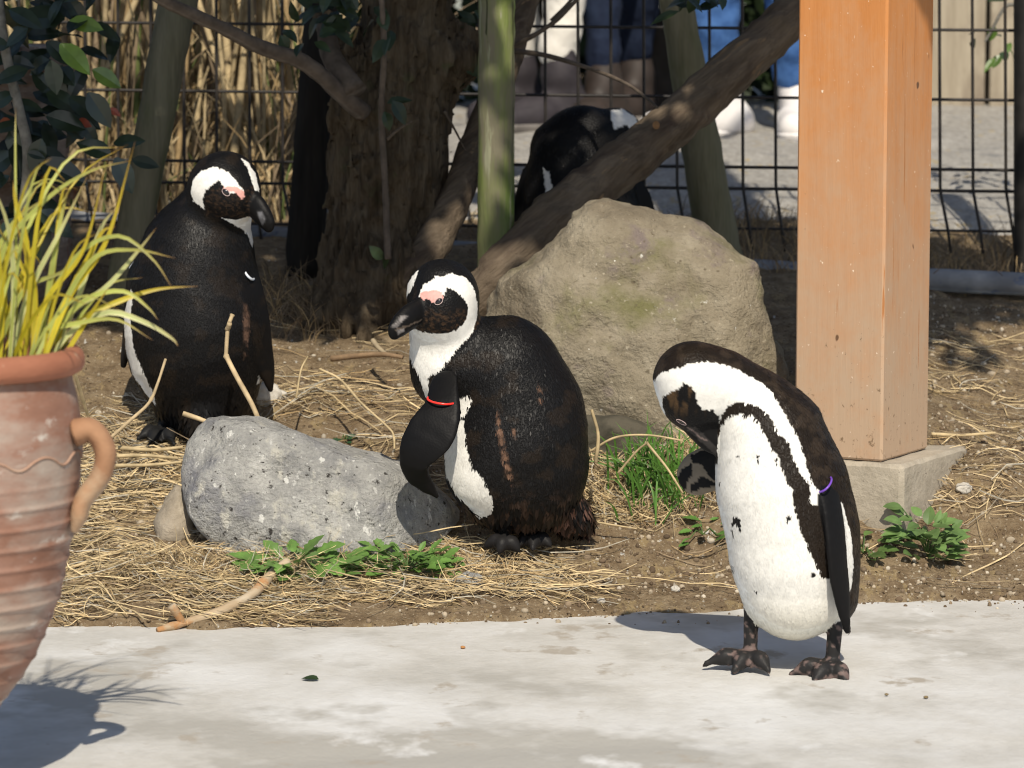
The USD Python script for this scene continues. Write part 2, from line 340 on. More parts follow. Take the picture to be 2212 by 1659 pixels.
# the concrete slab of the pool edge
cx = np.concatenate([[-40, -10, -3], np.arange(-1.4, 1.41, .03), [3, 10, 40]]); cy = np.concatenate([[-40, -10, 0, 3], np.arange(3.6, 5.75, .03)])
CX, CY = np.meshgrid(cx, cy, indexing='ij'); cp = np.stack([CX, CY, 0 * CX], -1).reshape(-1, 3)
CZ = ((fbm(cp * 3, 4, 21) - .5) * .006).reshape(CX.shape) - .0035 * np.exp(-((CY - (4.42 + .18 * CX - .25 * CX ** 2)) / .05) ** 2)
v, f = gridmesh(CX, CY, CZ)
mat_concrete = M('concrete', [(.32, (.415, .40, .365)), (.5, (.50, .485, .45)), (.66, (.57, .56, .535))], scale=5, detail=12, nrough=.72, rough=.85, spec=.25, bump=.55, bscale=60, bdist=.004, stretch=(1, .8, 1),
                 extra=[(bw(.48, .68), (.645, .645, .635), 2.1, (1, .7, 1)), (bw(.51, .59), (.385, .37, .335), 2.6, (.9, .8, 1)), (bw(.605, .67), (.37, .335, .285), 8, (1, .8, 1)), (bw(.64, .76), (.70, .70, .69), 5.5, (1, .6, 1)), (bw(.75, .765), (.2, .17, .13), 80, (1, 1, 1))])
put('concrete_slab', (v, f), mat_concrete, kind='structure')
# ---------------------------------------------------------------- the penguins
BLACK = np.array([.0055, .0052, .0054]); BROWNB = np.array([.018, .0125, .0085]); WHITE = np.array([.74, .725, .68]); PINK = np.array([.66, .34, .30]); BROWN = np.array([.16, .085, .05])
mat_plumage = MV('plumage', feather='Feather', rough=.5, spec=.13, bump=.5, bscale=270, bdist=.0018, vary=.08, vscale=110, voronoi=True)
mat_feather = MV('feather_blades', rough=.45, spec=.2, vary=.12)
mat_eye = M('eye', [(0, (.006, .004, .004)), (1, (.012, .007, .006))], rough=.06, spec=.7)
mat_eyering = M('eye_ring', [(.3, (.46, .33, .31)), (.7, (.6, .47, .45))], scale=200, rough=.5)
def band(name, c): return M(name, [(0, c), (1, tuple(min(1, x * 1.2) for x in c))], rough=.3, spec=.5)

class Bird:
    """a penguin laid out in its own frontal plane: u, v are picture-like units measured in the plane that stands at depth Y"""
    def __init__(self, Y, x0, y0, s):
        self.Y, self.x0, self.y0, self.s = Y, x0, y0, s
        self.m = s * Y / FPX * 1.006
    def P(self, u, v, dy=0.0):
        p = at(self.x0 + u * self.s, self.y0 + v * self.s, self.Y); p = np.asarray(p, float)
        p[..., 1] += dy; return p
    def uv(self, p):
        o = self.P(0, 0); q = p - o
        ux, uz = self.P(1, 0) - o, self.P(0, 1) - o
        return np.stack([q[:, 0] / ux[0], q[:, 2] / uz[2]], 1)
    def circles(self, L):
        C = np.array([self.P(c[0], c[1], c[3] if len(c) > 3 else 0.0) for c in L]); R = np.array([c[2] for c in L]) * self.m
        return C, R

def build_bird(B, groups, k, paint, eyes, label, group, h=.0028, depth=1.0, plumes=11000, plume_len=.0064, seed=1, base=None, bands=(), squash=None, feather=.5, lat=None, gloss=.16, hem=1e9):
    """groups: {'body': [chains], 'wing': [(centres, widths, thickness, normal)], ...}"""
    names = list(groups)
    def dists(p):
        out = []
        for nme in names:
            d = None
            for g in groups[nme]:
                if isinstance(g, dict): e = strip(p, g['C'], g['W'], g['t'], g['n'])
                elif isinstance(g[0], str): e = ellipsoid(p, *g[1:])
                else:
                    q = p
                    if squash and nme in squash:
                        q = p.copy(); yc = g[2] if len(g) > 2 else B.Y; q[:, 1] = yc + (q[:, 1] - yc) / squash[nme]
                    if lat is not None and nme == 'bill':
                        c0, la, fa = lat; s_ = (p - c0) @ la; q = p + np.outer(s_ * (1 / fa - 1), la)
                    C = g[0].copy()
                    e = chain(q, C, g[1], k)
                d = e if d is None else smin(d, e, k if nme == 'body' else .006)
            out.append(d)
        return out
    def f(p):
        ds = dists(p); d = ds[0]
        for e, nme in zip(ds[1:], names[1:]): d = smin(d, e, .012 if nme == 'head' else .007)
        return d
    allC = np.vstack([g['C'] if isinstance(g, dict) else (np.atleast_2d(g[1]) if isinstance(g[0], str) else g[0]) for n_ in names for g in groups[n_] if True] )
    lo, hi = allC.min(0) - .15, allC.max(0) + .15; lo[2] = allC.min(0)[2] - .16
    v, fc = nets(f, lo, hi, h)
    n = vnormals(v, fc); v = v + n * ((noise(v * 60, 4) - .5) * .0008)[:, None]; which = np.argmin(np.array(dists(v)), 0)
    uv = B.uv(v)
    wob = np.stack([fbm(np.c_[v[:, 0] * 150, v[:, 1] * 150, v[:, 2] * 45], 3, 31 + seed), fbm(np.c_[v[:, 0] * 150, v[:, 1] * 150, v[:, 2] * 45] + 7, 3, 57 + seed)], 1) - .5
    col = paint(uv + wob * np.array([12, 17]) * (.00035 / B.m), v, n, which, names)
    if base is None: base = np.array([allC[:, 0].mean(), B.Y, v[:, 2].min()])
    t = Thing('penguin', label, 'penguin', base, group)
    bare = np.isin(which, [names.index(x) for x in ('near_wing', 'far_wing', 'bill', 'feet') if x in names])
    put('body', (v, fc), mat_plumage, t, colors=col, floats={'Feather': np.where(bare, .10, np.where(col[:, 0] > .3, feather * .28, feather))})
    # short feathers over the body
    tri = v[fc]; area = np.linalg.norm(np.cross(tri[:, 1] - tri[:, 0], tri[:, 2] - tri[:, 0]), axis=1)
    okf = np.isin(which[fc[:, 0]], [names.index(x) for x in ('body', 'head', 'tail') if x in names])
    area = area * okf
    r = np.random.default_rng(seed); pick = r.choice(len(fc), plumes, p=area / area.sum())
    bc = r.dirichlet([1, 1, 1], plumes); P0 = (tri[pick] * bc[..., None]).sum(1); N0 = n[fc[pick, 0]]; c0 = col[fc[pick, 0]]
    inhead = (which[fc[pick, 0]] == names.index('head')) if 'head' in names else np.zeros(plumes, bool)
    flow = np.tile(np.array([0, 0, -1.0]), (plumes, 1)) + r.normal(0, .14, (plumes, 3))
    D = norm(flow - N0 * (flow * N0).sum(1, keepdims=True)); S = np.cross(D, N0)
    L = plume_len * r.uniform(.6, 1.25, plumes) * np.where(inhead, .45, 1)
    vp = B.uv(P0)[:, 1]; low = smooth01(vp, hem - 60, hem + 60) * (c0[:, 0] < .3); L = L * (1 + 1.8 * low); D = norm(D + r.normal(0, .25, (plumes, 3)) * low[:, None])
    t0 = np.array([0, .55, 1.0]); lift = np.array([0, .035, .09])
    pl = P0[:, None] + D[:, None] * (t0[None, :, None] * L[:, None, None]) + N0[:, None] * (lift[None, :, None] * (L * np.where(c0[:, 0] > .3, .4, 1))[:, None, None] + .0002)
    W = (L * .17)[:, None] * np.array([.8, 1.0, .12])[None]
    lightf = c0[:, :1] > .3; cc = np.repeat(c0 * np.where(lightf, r.uniform(.93, 1.04, (plumes, 1)), r.uniform(.85, 1.2, (plumes, 1))), 6, 0)
    NJ = np.repeat(norm(N0 + r.normal(0, 1, (plumes, 3)) * np.where(lightf, .015, gloss)), 6, 0)
    put('plumage', ribbons(pl, W, S[:, None]), mat_feather, t, colors=cc, smooth=False, kind='stuff', normals=NJ)
    for (u, vv, ru, rv, ang, sunk) in eyes:
        duv = np.linalg.norm(uv - np.array([u, vv]), axis=1); near = np.where(duv < 14)[0]
        i = near[np.argmin(v[near, 1])]; p, nn = v[i], n[i]
        a = math.radians(ang); ex = np.array([math.cos(a), 0, math.sin(a)]); ex = norm(ex - nn * (ex @ nn)); ez = np.cross(nn, ex)
        s = trimesh.creation.icosphere(3); q = s.vertices * np.array([ru, rv, .45 * rv]) * B.m
        put('eye', (p - nn * sunk + q[:, :1] * ex + q[:, 1:2] * ez + q[:, 2:] * nn, s.faces), mat_eye, t)
        th = np.linspace(0, 2 * np.pi, 33); ring = p + nn * .0006 + (np.cos(th) * ru * 1.12 * B.m)[:, None] * ex + (np.sin(th) * rv * 1.15 * B.m)[:, None] * ez
        put('eye_ring', tube(ring, .13 * rv * B.m, 6), mat_eyering, t)
    for (nme, P, R, m_) in bands: put(nme, tube(P, R, 8), m_, t)
    return t, v, n, uv

def inpoly(uv, poly): return polysd(uv, np.array(poly, float)) < 0
def loop(c, a, b, n=25):
    th = np.linspace(0, 2 * np.pi, n); return np.asarray(c) + np.cos(th)[:, None] * np.asarray(a) + np.sin(th)[:, None] * np.asarray(b)
def foot(B, ankle, toes, r=30, heel=None, dys=(0, 0, 0)):
    """leg, three toes and the web between them, as chains and a strip list"""
    out = []
    (au, av, ady), (hu, hv, hdy) = ankle, heel
    out.append((np.array([B.P(au, av, ady), B.P(hu, hv, hdy)]), np.array([r, r * .95]) * B.m))
    H = B.P(hu, hv, hdy)
    tips = [B.P(*t) for t in toes]
    for T in tips:
        mid = H * .45 + T * .55 + np.array([0, 0, .006]); out.append((np.array([H, mid, T + [0, 0, .002]]), np.array([r * .8, r * .55, r * .28]) * B.m))
        out.append((np.array([T, T + (T - H) / np.linalg.norm(T - H) * .008 - [0, 0, .003]]), np.array([r * .26, r * .06]) * B.m))
    for a, b in zip(tips[:-1], tips[1:]):
        out.append((np.array([H, (a + b) / 2 * .75 + H * .25]), np.array([r * .6, r * .22]) * B.m))
    return out

# ---- the preening penguin at the right, on the slab
B = Bird(4.95, 1350.4, 675.2, .4965)
bodyC = B.circles([(560, 395, 150), (625, 525, 222), (682, 750, 270), (730, 950, 270), (740, 1100, 254), (742, 1205, 222)])
rumpC = B.circles([(800, 1100, 180), (885, 1205, 102), (935, 1270, 52)])
headC = B.circles([(520, 370, 145, .0), (420, 315, 135, -.005), (290, 292, 150, -.012), (285, 385, 118, -.015)])
billC = B.circles([(292, 425, 74, -.018), (322, 482, 48, -.018), (368, 552, 25, -.016), (402, 606, 10, -.012)])
tailC = B.circles([(930, 1270, 42, .0), (968, 1385, 14, .0)])
n_near = norm(np.array([.70, -.71, 0])); n_far = norm(np.array([-.25, -.95, .1]))
nearW = {'C': np.array([B.P(838, 700, -.070), B.P(868, 800, -.082), B.P(890, 950, -.09), B.P(905, 1100, -.09), B.P(925, 1230, -.084), B.P(944, 1345, -.075)]), 'W': np.array([36, 48, 54, 50, 36, 11]) * B.m, 't': .0055, 'n': n_near}
farW = {'C': np.array([B.P(520, 670, .05), B.P(440, 690, .07), B.P(375, 712, .075), B.P(318, 742, .075)]), 'W': np.array([66, 84, 90, 58]) * B.m, 't': .005, 'n': n_far}
legs1 = foot(B, (548, 1300, .0), [(352, 1528, -.005), (470, 1540, -.035), (612, 1532, -.045)], r=32, heel=(545, 1490, .0))
legs2 = foot(B, (905, 1350, -.03), [(716, 1556, -.035), (800, 1572, -.075), (942, 1574, -.07)], r=33, heel=(892, 1515, -.03))
spur1 = (np.array([B.P(575, 1430, .015), B.P(618, 1462, .02)]), np.array([22, 9]) * B.m); spur2 = (np.array([B.P(850, 1440, -.01), B.P(822, 1478, -.01)]), np.array([20, 9]) * B.m)
GR = {'body': [bodyC, rumpC], 'head': [headC], 'bill': [billC], 'near_wing': [nearW], 'far_wing': [farW], 'feet': legs1 + legs2, 'tail': [tailC]}
BACK = [(100, 330), (128, 285), (150, 250), (200, 230), (280, 200), (340, 198), (400, 207), (460, 226), (500, 242), (540, 266), (590, 292), (630, 333), (670, 392), (690, 432), (720, 484), (750, 545), (765, 592), (770, 632), (790, 684), (812, 724), (850, 745), (880, 742), (905, 752), (935, 810), (958, 880), (978, 960), (990, 1060), (984, 1180), (960, 1250), (945, 1300), (1100, 1420), (1250, 1290), (1250, -100), (0, -100), (0, 330)]
BANDP = [(400, 500), (412, 440), (430, 405), (462, 378), (510, 372), (560, 388), (612, 418), (642, 470), (656, 505), (692, 532), (712, 592), (742, 662), (782, 704), (792, 745), (792, 800), (815, 805), (840, 785), (855, 815), (866, 905), (884, 1130), (850, 1118), (820, 1070), (780, 985), (745, 905), (730, 842), (715, 790), (718, 742), (690, 702), (664, 642), (648, 592), (620, 562), (600, 512), (574, 452), (540, 426), (490, 420), (445, 440), (415, 480), (404, 560)]
MASK = [(248, 288), (275, 300), (300, 332), (310, 372), (332, 402), (380, 408), (402, 440), (408, 500), (404, 560), (440, 660), (380, 660), (300, 610), (235, 545), (186, 460), (160, 402), (160, 352), (200, 322), (236, 306)]
SPOTS = [(480, 885, 16), (492, 905, 9), (468, 905, 8), (484, 602, 7), (565, 600, 8), (640, 612, 11), (698, 852, 11), (803, 1108, 9), (567, 1197, 7), (465, 938, 6), (412, 738, 6), (470, 1110, 6)]
FARB = [[(300, 655), (360, 625), (420, 600), (420, 775), (375, 740), (345, 690), (305, 690)], [(235, 760), (262, 715), (305, 690), (308, 735), (285, 775), (275, 830), (240, 800)], [(300, 785), (350, 745), (420, 780), (345, 800), (305, 815)]]
def paint_right(uv, v, n, w, names):
    c = np.tile(WHITE, (len(v), 1)); yel = smooth01(uv[:, 1], 1150, 1420)[:, None] * .5
    c = c * (1 - yel) + yel * np.array([.72, .66, .50])
    c[inpoly(uv, BANDP)] = BROWNB * .8
    bk = inpoly(uv, BACK); mix = smooth01(fbm(v * 60, 3, 8), .45, .62)[:, None]
    c[bk] = (BROWNB * .75 * (1 - mix) + np.array([.028, .0195, .013]) * mix)[bk]
    for (a, b, r) in SPOTS: c[np.hypot(uv[:, 0] - a, uv[:, 1] - b) < r * 1.05] = BLACK * 1.5
    hd = (w == names.index('head')) | (w == names.index('bill'))
    mk = inpoly(uv, MASK) & (hd | (uv[:, 0] < 405))
    strk = smooth01(fbm(np.c_[uv * np.array([.07, .012]), 0 * uv[:, 0]], 3, 4), .52, .7)[:, None] * smooth01(470 - uv[:, 1], 0, 120)[:, None]
    c[mk] = (BLACK * 1.1 * (1 - strk) + np.array([.075, .045, .022]) * strk)[mk]
    bl = (w == names.index('bill')) | (w == names.index('head')); q = bl & inpoly(uv, [(262, 505), (300, 482), (405, 585), (405, 625), (345, 562)]); c[q] = [.032, .029, .028]; q = bl & (np.abs(polysd(uv, np.array([(272, 492), (345, 545), (300, 515)], float))) < 4); c[q] = [.15, .115, .105]
    nw = w == names.index('near_wing'); edge = smooth01(uv[:, 1], 700, 900)[:, None]
    c[nw] = BLACK * 1.2
    fw = w == names.index('far_wing'); c[fw] = [.22, .185, .14]
    for q in FARB: c[fw & inpoly(uv, q)] = BLACK * 1.6
    ft = w == names.index('feet'); mo = smooth01(fbm(v * 110, 3, 14), .54, .66)[:, None]
    c[ft] = (np.array([.022, .021, .021]) * (1 - mo) + np.array([.14, .10, .09]) * mo)[ft]
    c[w == names.index('tail')] = BROWNB
    return c
purple = band('purple_band', (.16, .06, .42))
bandR = [('flipper_band', loop(B.P(846, 715, -.078), (B.P(876, 690) - B.P(846, 715)) * 1.0, np.array([0, .022, .004])), .0016, purple)]
build_bird(B, GR, .03, paint_right, [(230, 470, 21, 10, -28, .001)], 'preening penguin bent over on the concrete, white belly towards us, purple band on its flipper', 'penguins in the enclosure', squash=None, seed=3, bands=bandR, feather=.42, lat=(B.P(340, 520, -.016), norm(np.array([0, 1.0, 0])), .6), gloss=.12)

# ---- the hunched penguin in the middle, on the bank
B = Bird(5.6, 776.5, 526.7, .4153)
bodyC = B.circles([(440, 470, 178, -.01), (500, 640, 218), (735, 690, 300, .01), (815, 890, 336, .01), (830, 1090, 350, .0), (872, 1190, 300, .0)])
flankC = B.circles([(640, 980, 170, -.03), (672, 1190, 190, -.035), (690, 1290, 150, -.02)])
headC = B.circles([(470, 470, 150, -.01), (440, 380, 150, -.02), (432, 262, 166, -.025), (405, 335, 118, -.05)])
billC = B.circles([(330, 318, 60, -.072), (272, 350, 43, -.092), (222, 384, 30, -.106), (188, 416, 15, -.113), (178, 436, 6, -.114)])
tailC = B.circles([(1010, 1330, 150, .01), (1110, 1420, 85, .02), (1185, 1480, 32, .03)])
n_w = norm(np.array([-.35, -.93, .1]))
wingC = {'C': np.array([B.P(445, 690, -.085), B.P(438, 770, -.105), B.P(425, 850, -.122), B.P(372, 945, -.132), B.P(306, 1050, -.13), B.P(312, 1150, -.12), B.P(408, 1265, -.10)]), 'W': np.array([70, 76, 98, 122, 80, 60, 14]) * B.m, 't': .0052, 'n': n_w}
legs = foot(B, (740, 1440, -.01), [(665, 1552, -.04), (730, 1568, -.06), (820, 1566, -.05)], r=26, heel=(760, 1530, -.04)) + foot(B, (900, 1450, .01), [(830, 1556, -.02), (900, 1566, -.04), (985, 1556, -.02)], r=26, heel=(910, 1535, .0))
GR = {'body': [bodyC, flankC], 'head': [headC], 'bill': [billC], 'near_wing': [wingC], 'feet': legs, 'tail': [tailC]}
WM = [(318, 240), (340, 195), (400, 152), (480, 138), (560, 163), (602, 232), (616, 302), (612, 382), (592, 442), (545, 500), (495, 550), (445, 620), (405, 660), (372, 668), (360, 720), (372, 775), (340, 778), (318, 690), (290, 642), (250, 562), (225, 470), (240, 412), (262, 425), (300, 432), (380, 445), (470, 442), (520, 420), (560, 372), (566, 312), (545, 262), (500, 226), (458, 204), (447, 235), (440, 262), (400, 282), (378, 280), (362, 268), (345, 265), (338, 280), (330, 298), (314, 296), (308, 268)]
PK = [(312, 270), (325, 236), (350, 226), (405, 222), (442, 232), (438, 262), (402, 284), (378, 280), (362, 268), (345, 265), (336, 284), (328, 300), (312, 298)]
WL = [(246, 272), (252, 205), (275, 160), (312, 128), (292, 180), (268, 232)]
ARM = [(505, 795), (540, 782), (572, 768), (592, 800), (562, 852), (528, 892), (522, 835)]
BEL = [(440, 1060), (470, 960), (510, 900), (545, 895), (552, 962), (562, 1052), (592, 1142), (642, 1182), (680, 1268), (702, 1340), (682, 1392), (618, 1420), (555, 1345), (500, 1285), (450, 1190)]
def paint_mid(uv, v, n, w, names):
    br = smooth01(fbm(v * 32, 3, 12), .56, .68)[:, None]
    c = BLACK * (1 - br * .6) + BROWNB * br * .6
    for pl in ([(715, 835), (740, 860), (752, 940), (770, 1050), (800, 1170), (795, 1260), (765, 1180), (735, 1060), (712, 950)], [(790, 920), (815, 930), (820, 990), (800, 985)], [(920, 700), (960, 760), (950, 830), (925, 790)]):
        k = smooth01(-polysd(uv, np.array(pl, float)), -4, 14)[:, None] * smooth01(fbm(v * 120, 2, 6), .3, .6)[:, None]
        c = c * (1 - k) + np.array([.15, .085, .055]) * k
    low = (smooth01(uv[:, 1], 1230, 1420) * smooth01(fbm(v * 90, 3, 16), .45, .65))[:, None] * .7; c = c * (1 - low) + np.array([.075, .045, .032]) * low
    front = n[:, 1] < .35
    c[inpoly(uv, WM) & front & ~(w == names.index('near_wing'))] = WHITE
    c[inpoly(uv, WL) & (uv[:, 0] < 320)] = WHITE
    c[inpoly(uv, PK) & front] = PINK
    c[inpoly(uv, ARM) & front & (w == 0)] = WHITE; c[inpoly(uv, BEL) & front & (w == 0)] = WHITE * .95
    hidden = (n[:, 1] > .2) & (n[:, 0] < -.2) & (w == 0) & (uv[:, 1] > 650); c[hidden] = WHITE * .9
    hd = (w == names.index('head')) & (c[:, 0] < .1) & (uv[:, 0] > 300)
    tn = smooth01(fbm(v * 260, 3, 19), .42, .75)[:, None] * smooth01(uv[:, 1], 290, 360)[:, None] * .6; c[hd] = (BLACK * 1.1 * (1 - tn) + np.array([.085, .048, .026]) * tn)[hd]
    bl = w == names.index('bill'); st = np.zeros(len(v))
    for q in ([(176, 398), (232, 336), (262, 342), (205, 402)], [(202, 412), (236, 398), (246, 422), (214, 440)]): st = np.maximum(st, smooth01(-polysd(uv, np.array(q, float)), -5, 8))
    st = (st * (.45 + .55 * smooth01(fbm(np.c_[uv * .06, 0 * uv[:, 0]], 3, 2), .35, .6)))[:, None]; c[bl] = (BLACK * (1 - st) + np.array([.24, .22, .21]) * st)[bl]
    gap = bl & (np.abs(polysd(uv, np.array([(330, 372), (250, 398), (200, 412), (250, 402)], float))) < 3.5); c[gap] = [.09, .07, .055]
    c[(w == names.index('near_wing'))] = BLACK * .95
    ft = w == names.index('feet'); c[ft] = [.015, .014, .014]
    tl = w == names.index('tail'); tx = smooth01(fbm(v * np.array([170, 170, 40]), 3, 23), .42, .62)[:, None]; c[tl] = (BLACK * (1 - tx) + np.array([.11, .06, .045]) * tx)[tl]
    return c
redb = band('red_band', (.75, .03, .02))
bandM = [('flipper_band', loop(B.P(437, 773, -.106), B.P(512, 778, -.106) - B.P(437, 772, -.106), np.array([-.002, .025, .004])), .0019, redb)]
build_bird(B, GR, .03, paint_mid, [(424, 266, 20, 13, 38, .001)], 'hunched penguin in the middle with a red band round its flipper, beside the grey stone', 'penguins in the enclosure', squash={'body': .82}, seed=5, bands=bandM, plumes=20000, feather=.5, lat=(B.P(290, 340, -.09), norm(np.array([.76, -.65, 0])), .62), gloss=.10, hem=1340)

# ---- the penguin at the left, seen from behind, head turned
B = Bird(6.0, 202.6, 270.1, .4274)
bodyC = B.circles([(600, 450, 175, .0), (535, 625, 262, .0), (500, 820, 312, .0), (518, 1030, 350, .0), (532, 1185, 322, .0), (562, 1320, 250, .0), (575, 1385, 160, .0)])
headC = B.circles([(625, 430, 165, -.01), (655, 350, 150, -.02), (672, 312, 160, -.03), (720, 345, 116, -.055)])
billC = B.circles([(780, 355, 58, -.060), (832, 394, 38, -.074), (870, 440, 25, -.082), (902, 484, 13, -.086), (910, 503, 5, -.086)])
rwC = {'C': np.array([B.P(760, 690, -.02), B.P(795, 800, -.035), B.P(825, 950, -.04), B.P(850, 1100, -.035), B.P(880, 1230, -.02), B.P(895, 1335, -.01)]), 'W': np.array([60, 85, 95, 80, 52, 14]) * B.m * .9, 't': .0055, 'n': norm(np.array([.8, -.6, .05]))}
lwC = {'C': np.array([B.P(240, 680, .01), B.P(205, 800, .02), B.P(180, 950, .03), B.P(160, 1090, .03), B.P(140, 1222, .03)]), 'W': np.array([60, 80, 85, 66, 16]) * B.m, 't': .0055, 'n': norm(np.array([-.93, -.3, .15]))}
legs = foot(B, (345, 1400, -.0), [(245, 1565, -.06), (310, 1585, -.10), (430, 1580, -.09)], r=28, heel=(352, 1540, -.01)) + foot(B, (700, 1420, .0), [(640, 1570, -.06), (720, 1590, -.1), (810, 1580, -.08)], r=28, heel=(715, 1545, -.01))
tailC = B.circles([(565, 1340, 200, .0), (565, 1440, 140, -.03), (565, 1520, 60, -.055)])
GR = {'body': [bodyC], 'head': [headC], 'bill': [billC], 'near_wing': [rwC], 'far_wing': [lwC], 'feet': legs, 'tail': [tailC]}
WB = [(503, 335), (513, 272), (558, 221), (620, 203), (662, 209), (712, 240), (752, 282), (778, 322), (782, 350), (764, 358), (745, 332), (702, 322), (690, 318), (668, 282), (655, 270), (622, 285), (582, 322), (567, 362), (576, 420), (530, 385), (504, 345)]
PKL = [(672, 302), (700, 296), (745, 298), (776, 325), (782, 348), (764, 360), (745, 332), (708, 318), (690, 325)]
WS = [(753, 160), (790, 185), (826, 240), (848, 330), (828, 318), (806, 252), (772, 190)]
TH = [(658, 460), (730, 466), (825, 445), (830, 520), (797, 610), (773, 542), (720, 492)]
WFL = [(190, 820), (150, 960), (155, 1130), (190, 1260), (300, 1415), (318, 1390), (262, 1250), (212, 1130), (190, 960), (206, 850)]
WFR = [(876, 1030), (925, 1140), (850, 1290), (815, 1320), (845, 1200), (870, 1120)]
def paint_left(uv, v, n, w, names):
    br = smooth01(fbm(v * 36, 3, 22), .5, .66)[:, None]
    c = BLACK * (1 - br * .5) + BROWNB * br * .5
    far = (n[:, 1] > .25) & (w == 0) & (uv[:, 1] > 520); c[far] = WHITE
    c[inpoly(uv, WFL) & (w == 0)] = WHITE * .9; c[inpoly(uv, WFR) & (w == 0)] = WHITE * .9
    hd = (w == names.index('head')) | (w == names.index('bill')) | ((w == 0) & (uv[:, 1] < 620))
    c[hd & inpoly(uv, WB)] = WHITE; c[hd & inpoly(uv, WS)] = WHITE; c[hd & inpoly(uv, TH) & ~(w == names.index('bill'))] = WHITE
    c[hd & inpoly(uv, PKL)] = PINK
    fr = hd & (w != 0) & (uv[:, 0] > 580) & (uv[:, 1] > 300) & (uv[:, 1] < 455) & (c[:, 0] < .1); tn = smooth01(fbm(v * 260, 3, 29), .45, .75)[:, None] * .6; c[fr] = (BLACK * (1 - tn) + np.array([.06, .035, .02]) * tn)[fr]
    bl = w == names.index('bill'); st = (smooth01(-polysd(uv, np.array([(842, 425), (866, 420), (884, 462), (866, 492)], float)), -5, 8) * (.4 + .6 * smooth01(fbm(np.c_[uv * .06, 0 * uv[:, 0]], 3, 2), .35, .6)))[:, None]; c[bl & (uv[:, 0] > 800)] = (BLACK * (1 - st) + np.array([.15, .15, .16]) * st)[bl & (uv[:, 0] > 800)]
    k = smooth01(-polysd(uv, np.array([(760, 880), (785, 900), (795, 1000), (790, 1130), (765, 1180), (760, 1040)], float)), -3, 10)[:, None] * smooth01(fbm(v * 80, 2, 3), .35, .6)[:, None] * .8
    c = c * (1 - k) + np.array([.11, .065, .045]) * k
    c[w == names.index('far_wing')] = BLACK; c[(w == names.index('feet'))] = [.014, .014, .014]
    return c
wb = band('white_band', (.62, .66, .72))
bandL = [('flipper_band', loop(B.P(212, 690, -.0), B.P(243, 655, -.01) - B.P(212, 690), np.array([0, .024, .0])), .0022, wb), ('flipper_band', loop(B.P(792, 745, -.03), B.P(815, 760, -.03) - B.P(792, 735, -.03), np.array([0, .024, .003])), .0022, wb)]
build_bird(B, GR, .03, paint_left, [(680, 322, 20, 12, -42, .001)], 'penguin seen from behind with its head turned to the right, white bands on both flippers', 'penguins in the enclosure', squash={'body': .82}, seed=9, bands=bandL, plumes=20000, feather=.35, lat=(B.P(850, 420, -.08), norm(np.array([.55, .83, 0])), .62), gloss=.045, hem=1380)

# ---- the fourth one, bent over behind the log
B = Bird(6.78, 0, 0, 1.0)
bodyC = B.circles([(1262, 300, 66, .0), (1245, 330, 92, .0), (1252, 420, 112, .0), (1268, 520, 122, .0), (1275, 600, 108, .0)])
headC = B.circles([(1270, 300, 66, .0), (1330, 292, 50, .03), (1352, 310, 46, .05)])
billC = B.circles([(1362, 335, 26, .06), (1378, 375, 14, .07), (1386, 395, 6, .07)])
wl = {'C': np.array([B.P(1150, 380, .0), B.P(1140, 440, .01), B.P(1128, 500, .02), B.P(1122, 560, .02)]), 'W': np.array([26, 32, 28, 8]) * B.m, 't': .005, 'n': norm(np.array([-.6, -.8, 0]))}
wr = {'C': np.array([B.P(1350, 390, .0), B.P(1378, 440, .01), B.P(1392, 510, .02), B.P(1396, 580, .02)]), 'W': np.array([26, 32, 28, 8]) * B.m, 't': .005, 'n': norm(np.array([.5, -.86, 0]))}
legs = foot(B, (1230, 650, .0), [(1200, 712, -.05), (1230, 716, -.07), (1262, 712, -.05)], r=18, heel=(1230, 694, .0)) + foot(B, (1320, 650, .0), [(1295, 712, -.05), (1325, 716, -.07), (1355, 712, -.05)], r=18, heel=(1322, 694, .0))
GR = {'body': [bodyC], 'head': [headC], 'bill': [billC], 'near_wing': [wl], 'far_wing': [wr], 'feet': legs}
def paint_back(uv, v, n, w, names):
    c = np.tile(BLACK * 1.1, (len(v), 1))
    far = (n[:, 1] > .3) & (w == 0); c[far] = WHITE
    c[inpoly(uv, [(1172, 362), (1184, 372), (1196, 410), (1204, 432), (1192, 444), (1176, 470), (1180, 420)]) & (w == 0)] = WHITE
    c[inpoly(uv, [(1318, 240), (1345, 236), (1375, 256), (1396, 300), (1384, 306), (1372, 282), (1350, 270), (1328, 280), (1322, 262)]) & (w != 0)] = WHITE
    return c
build_bird(B, GR, .03, paint_back, [], 'black-backed penguin bending down behind the slanting log, in the shade of the tree', 'penguins in the enclosure', h=.004, squash={'body': .85}, seed=13, plumes=4000)
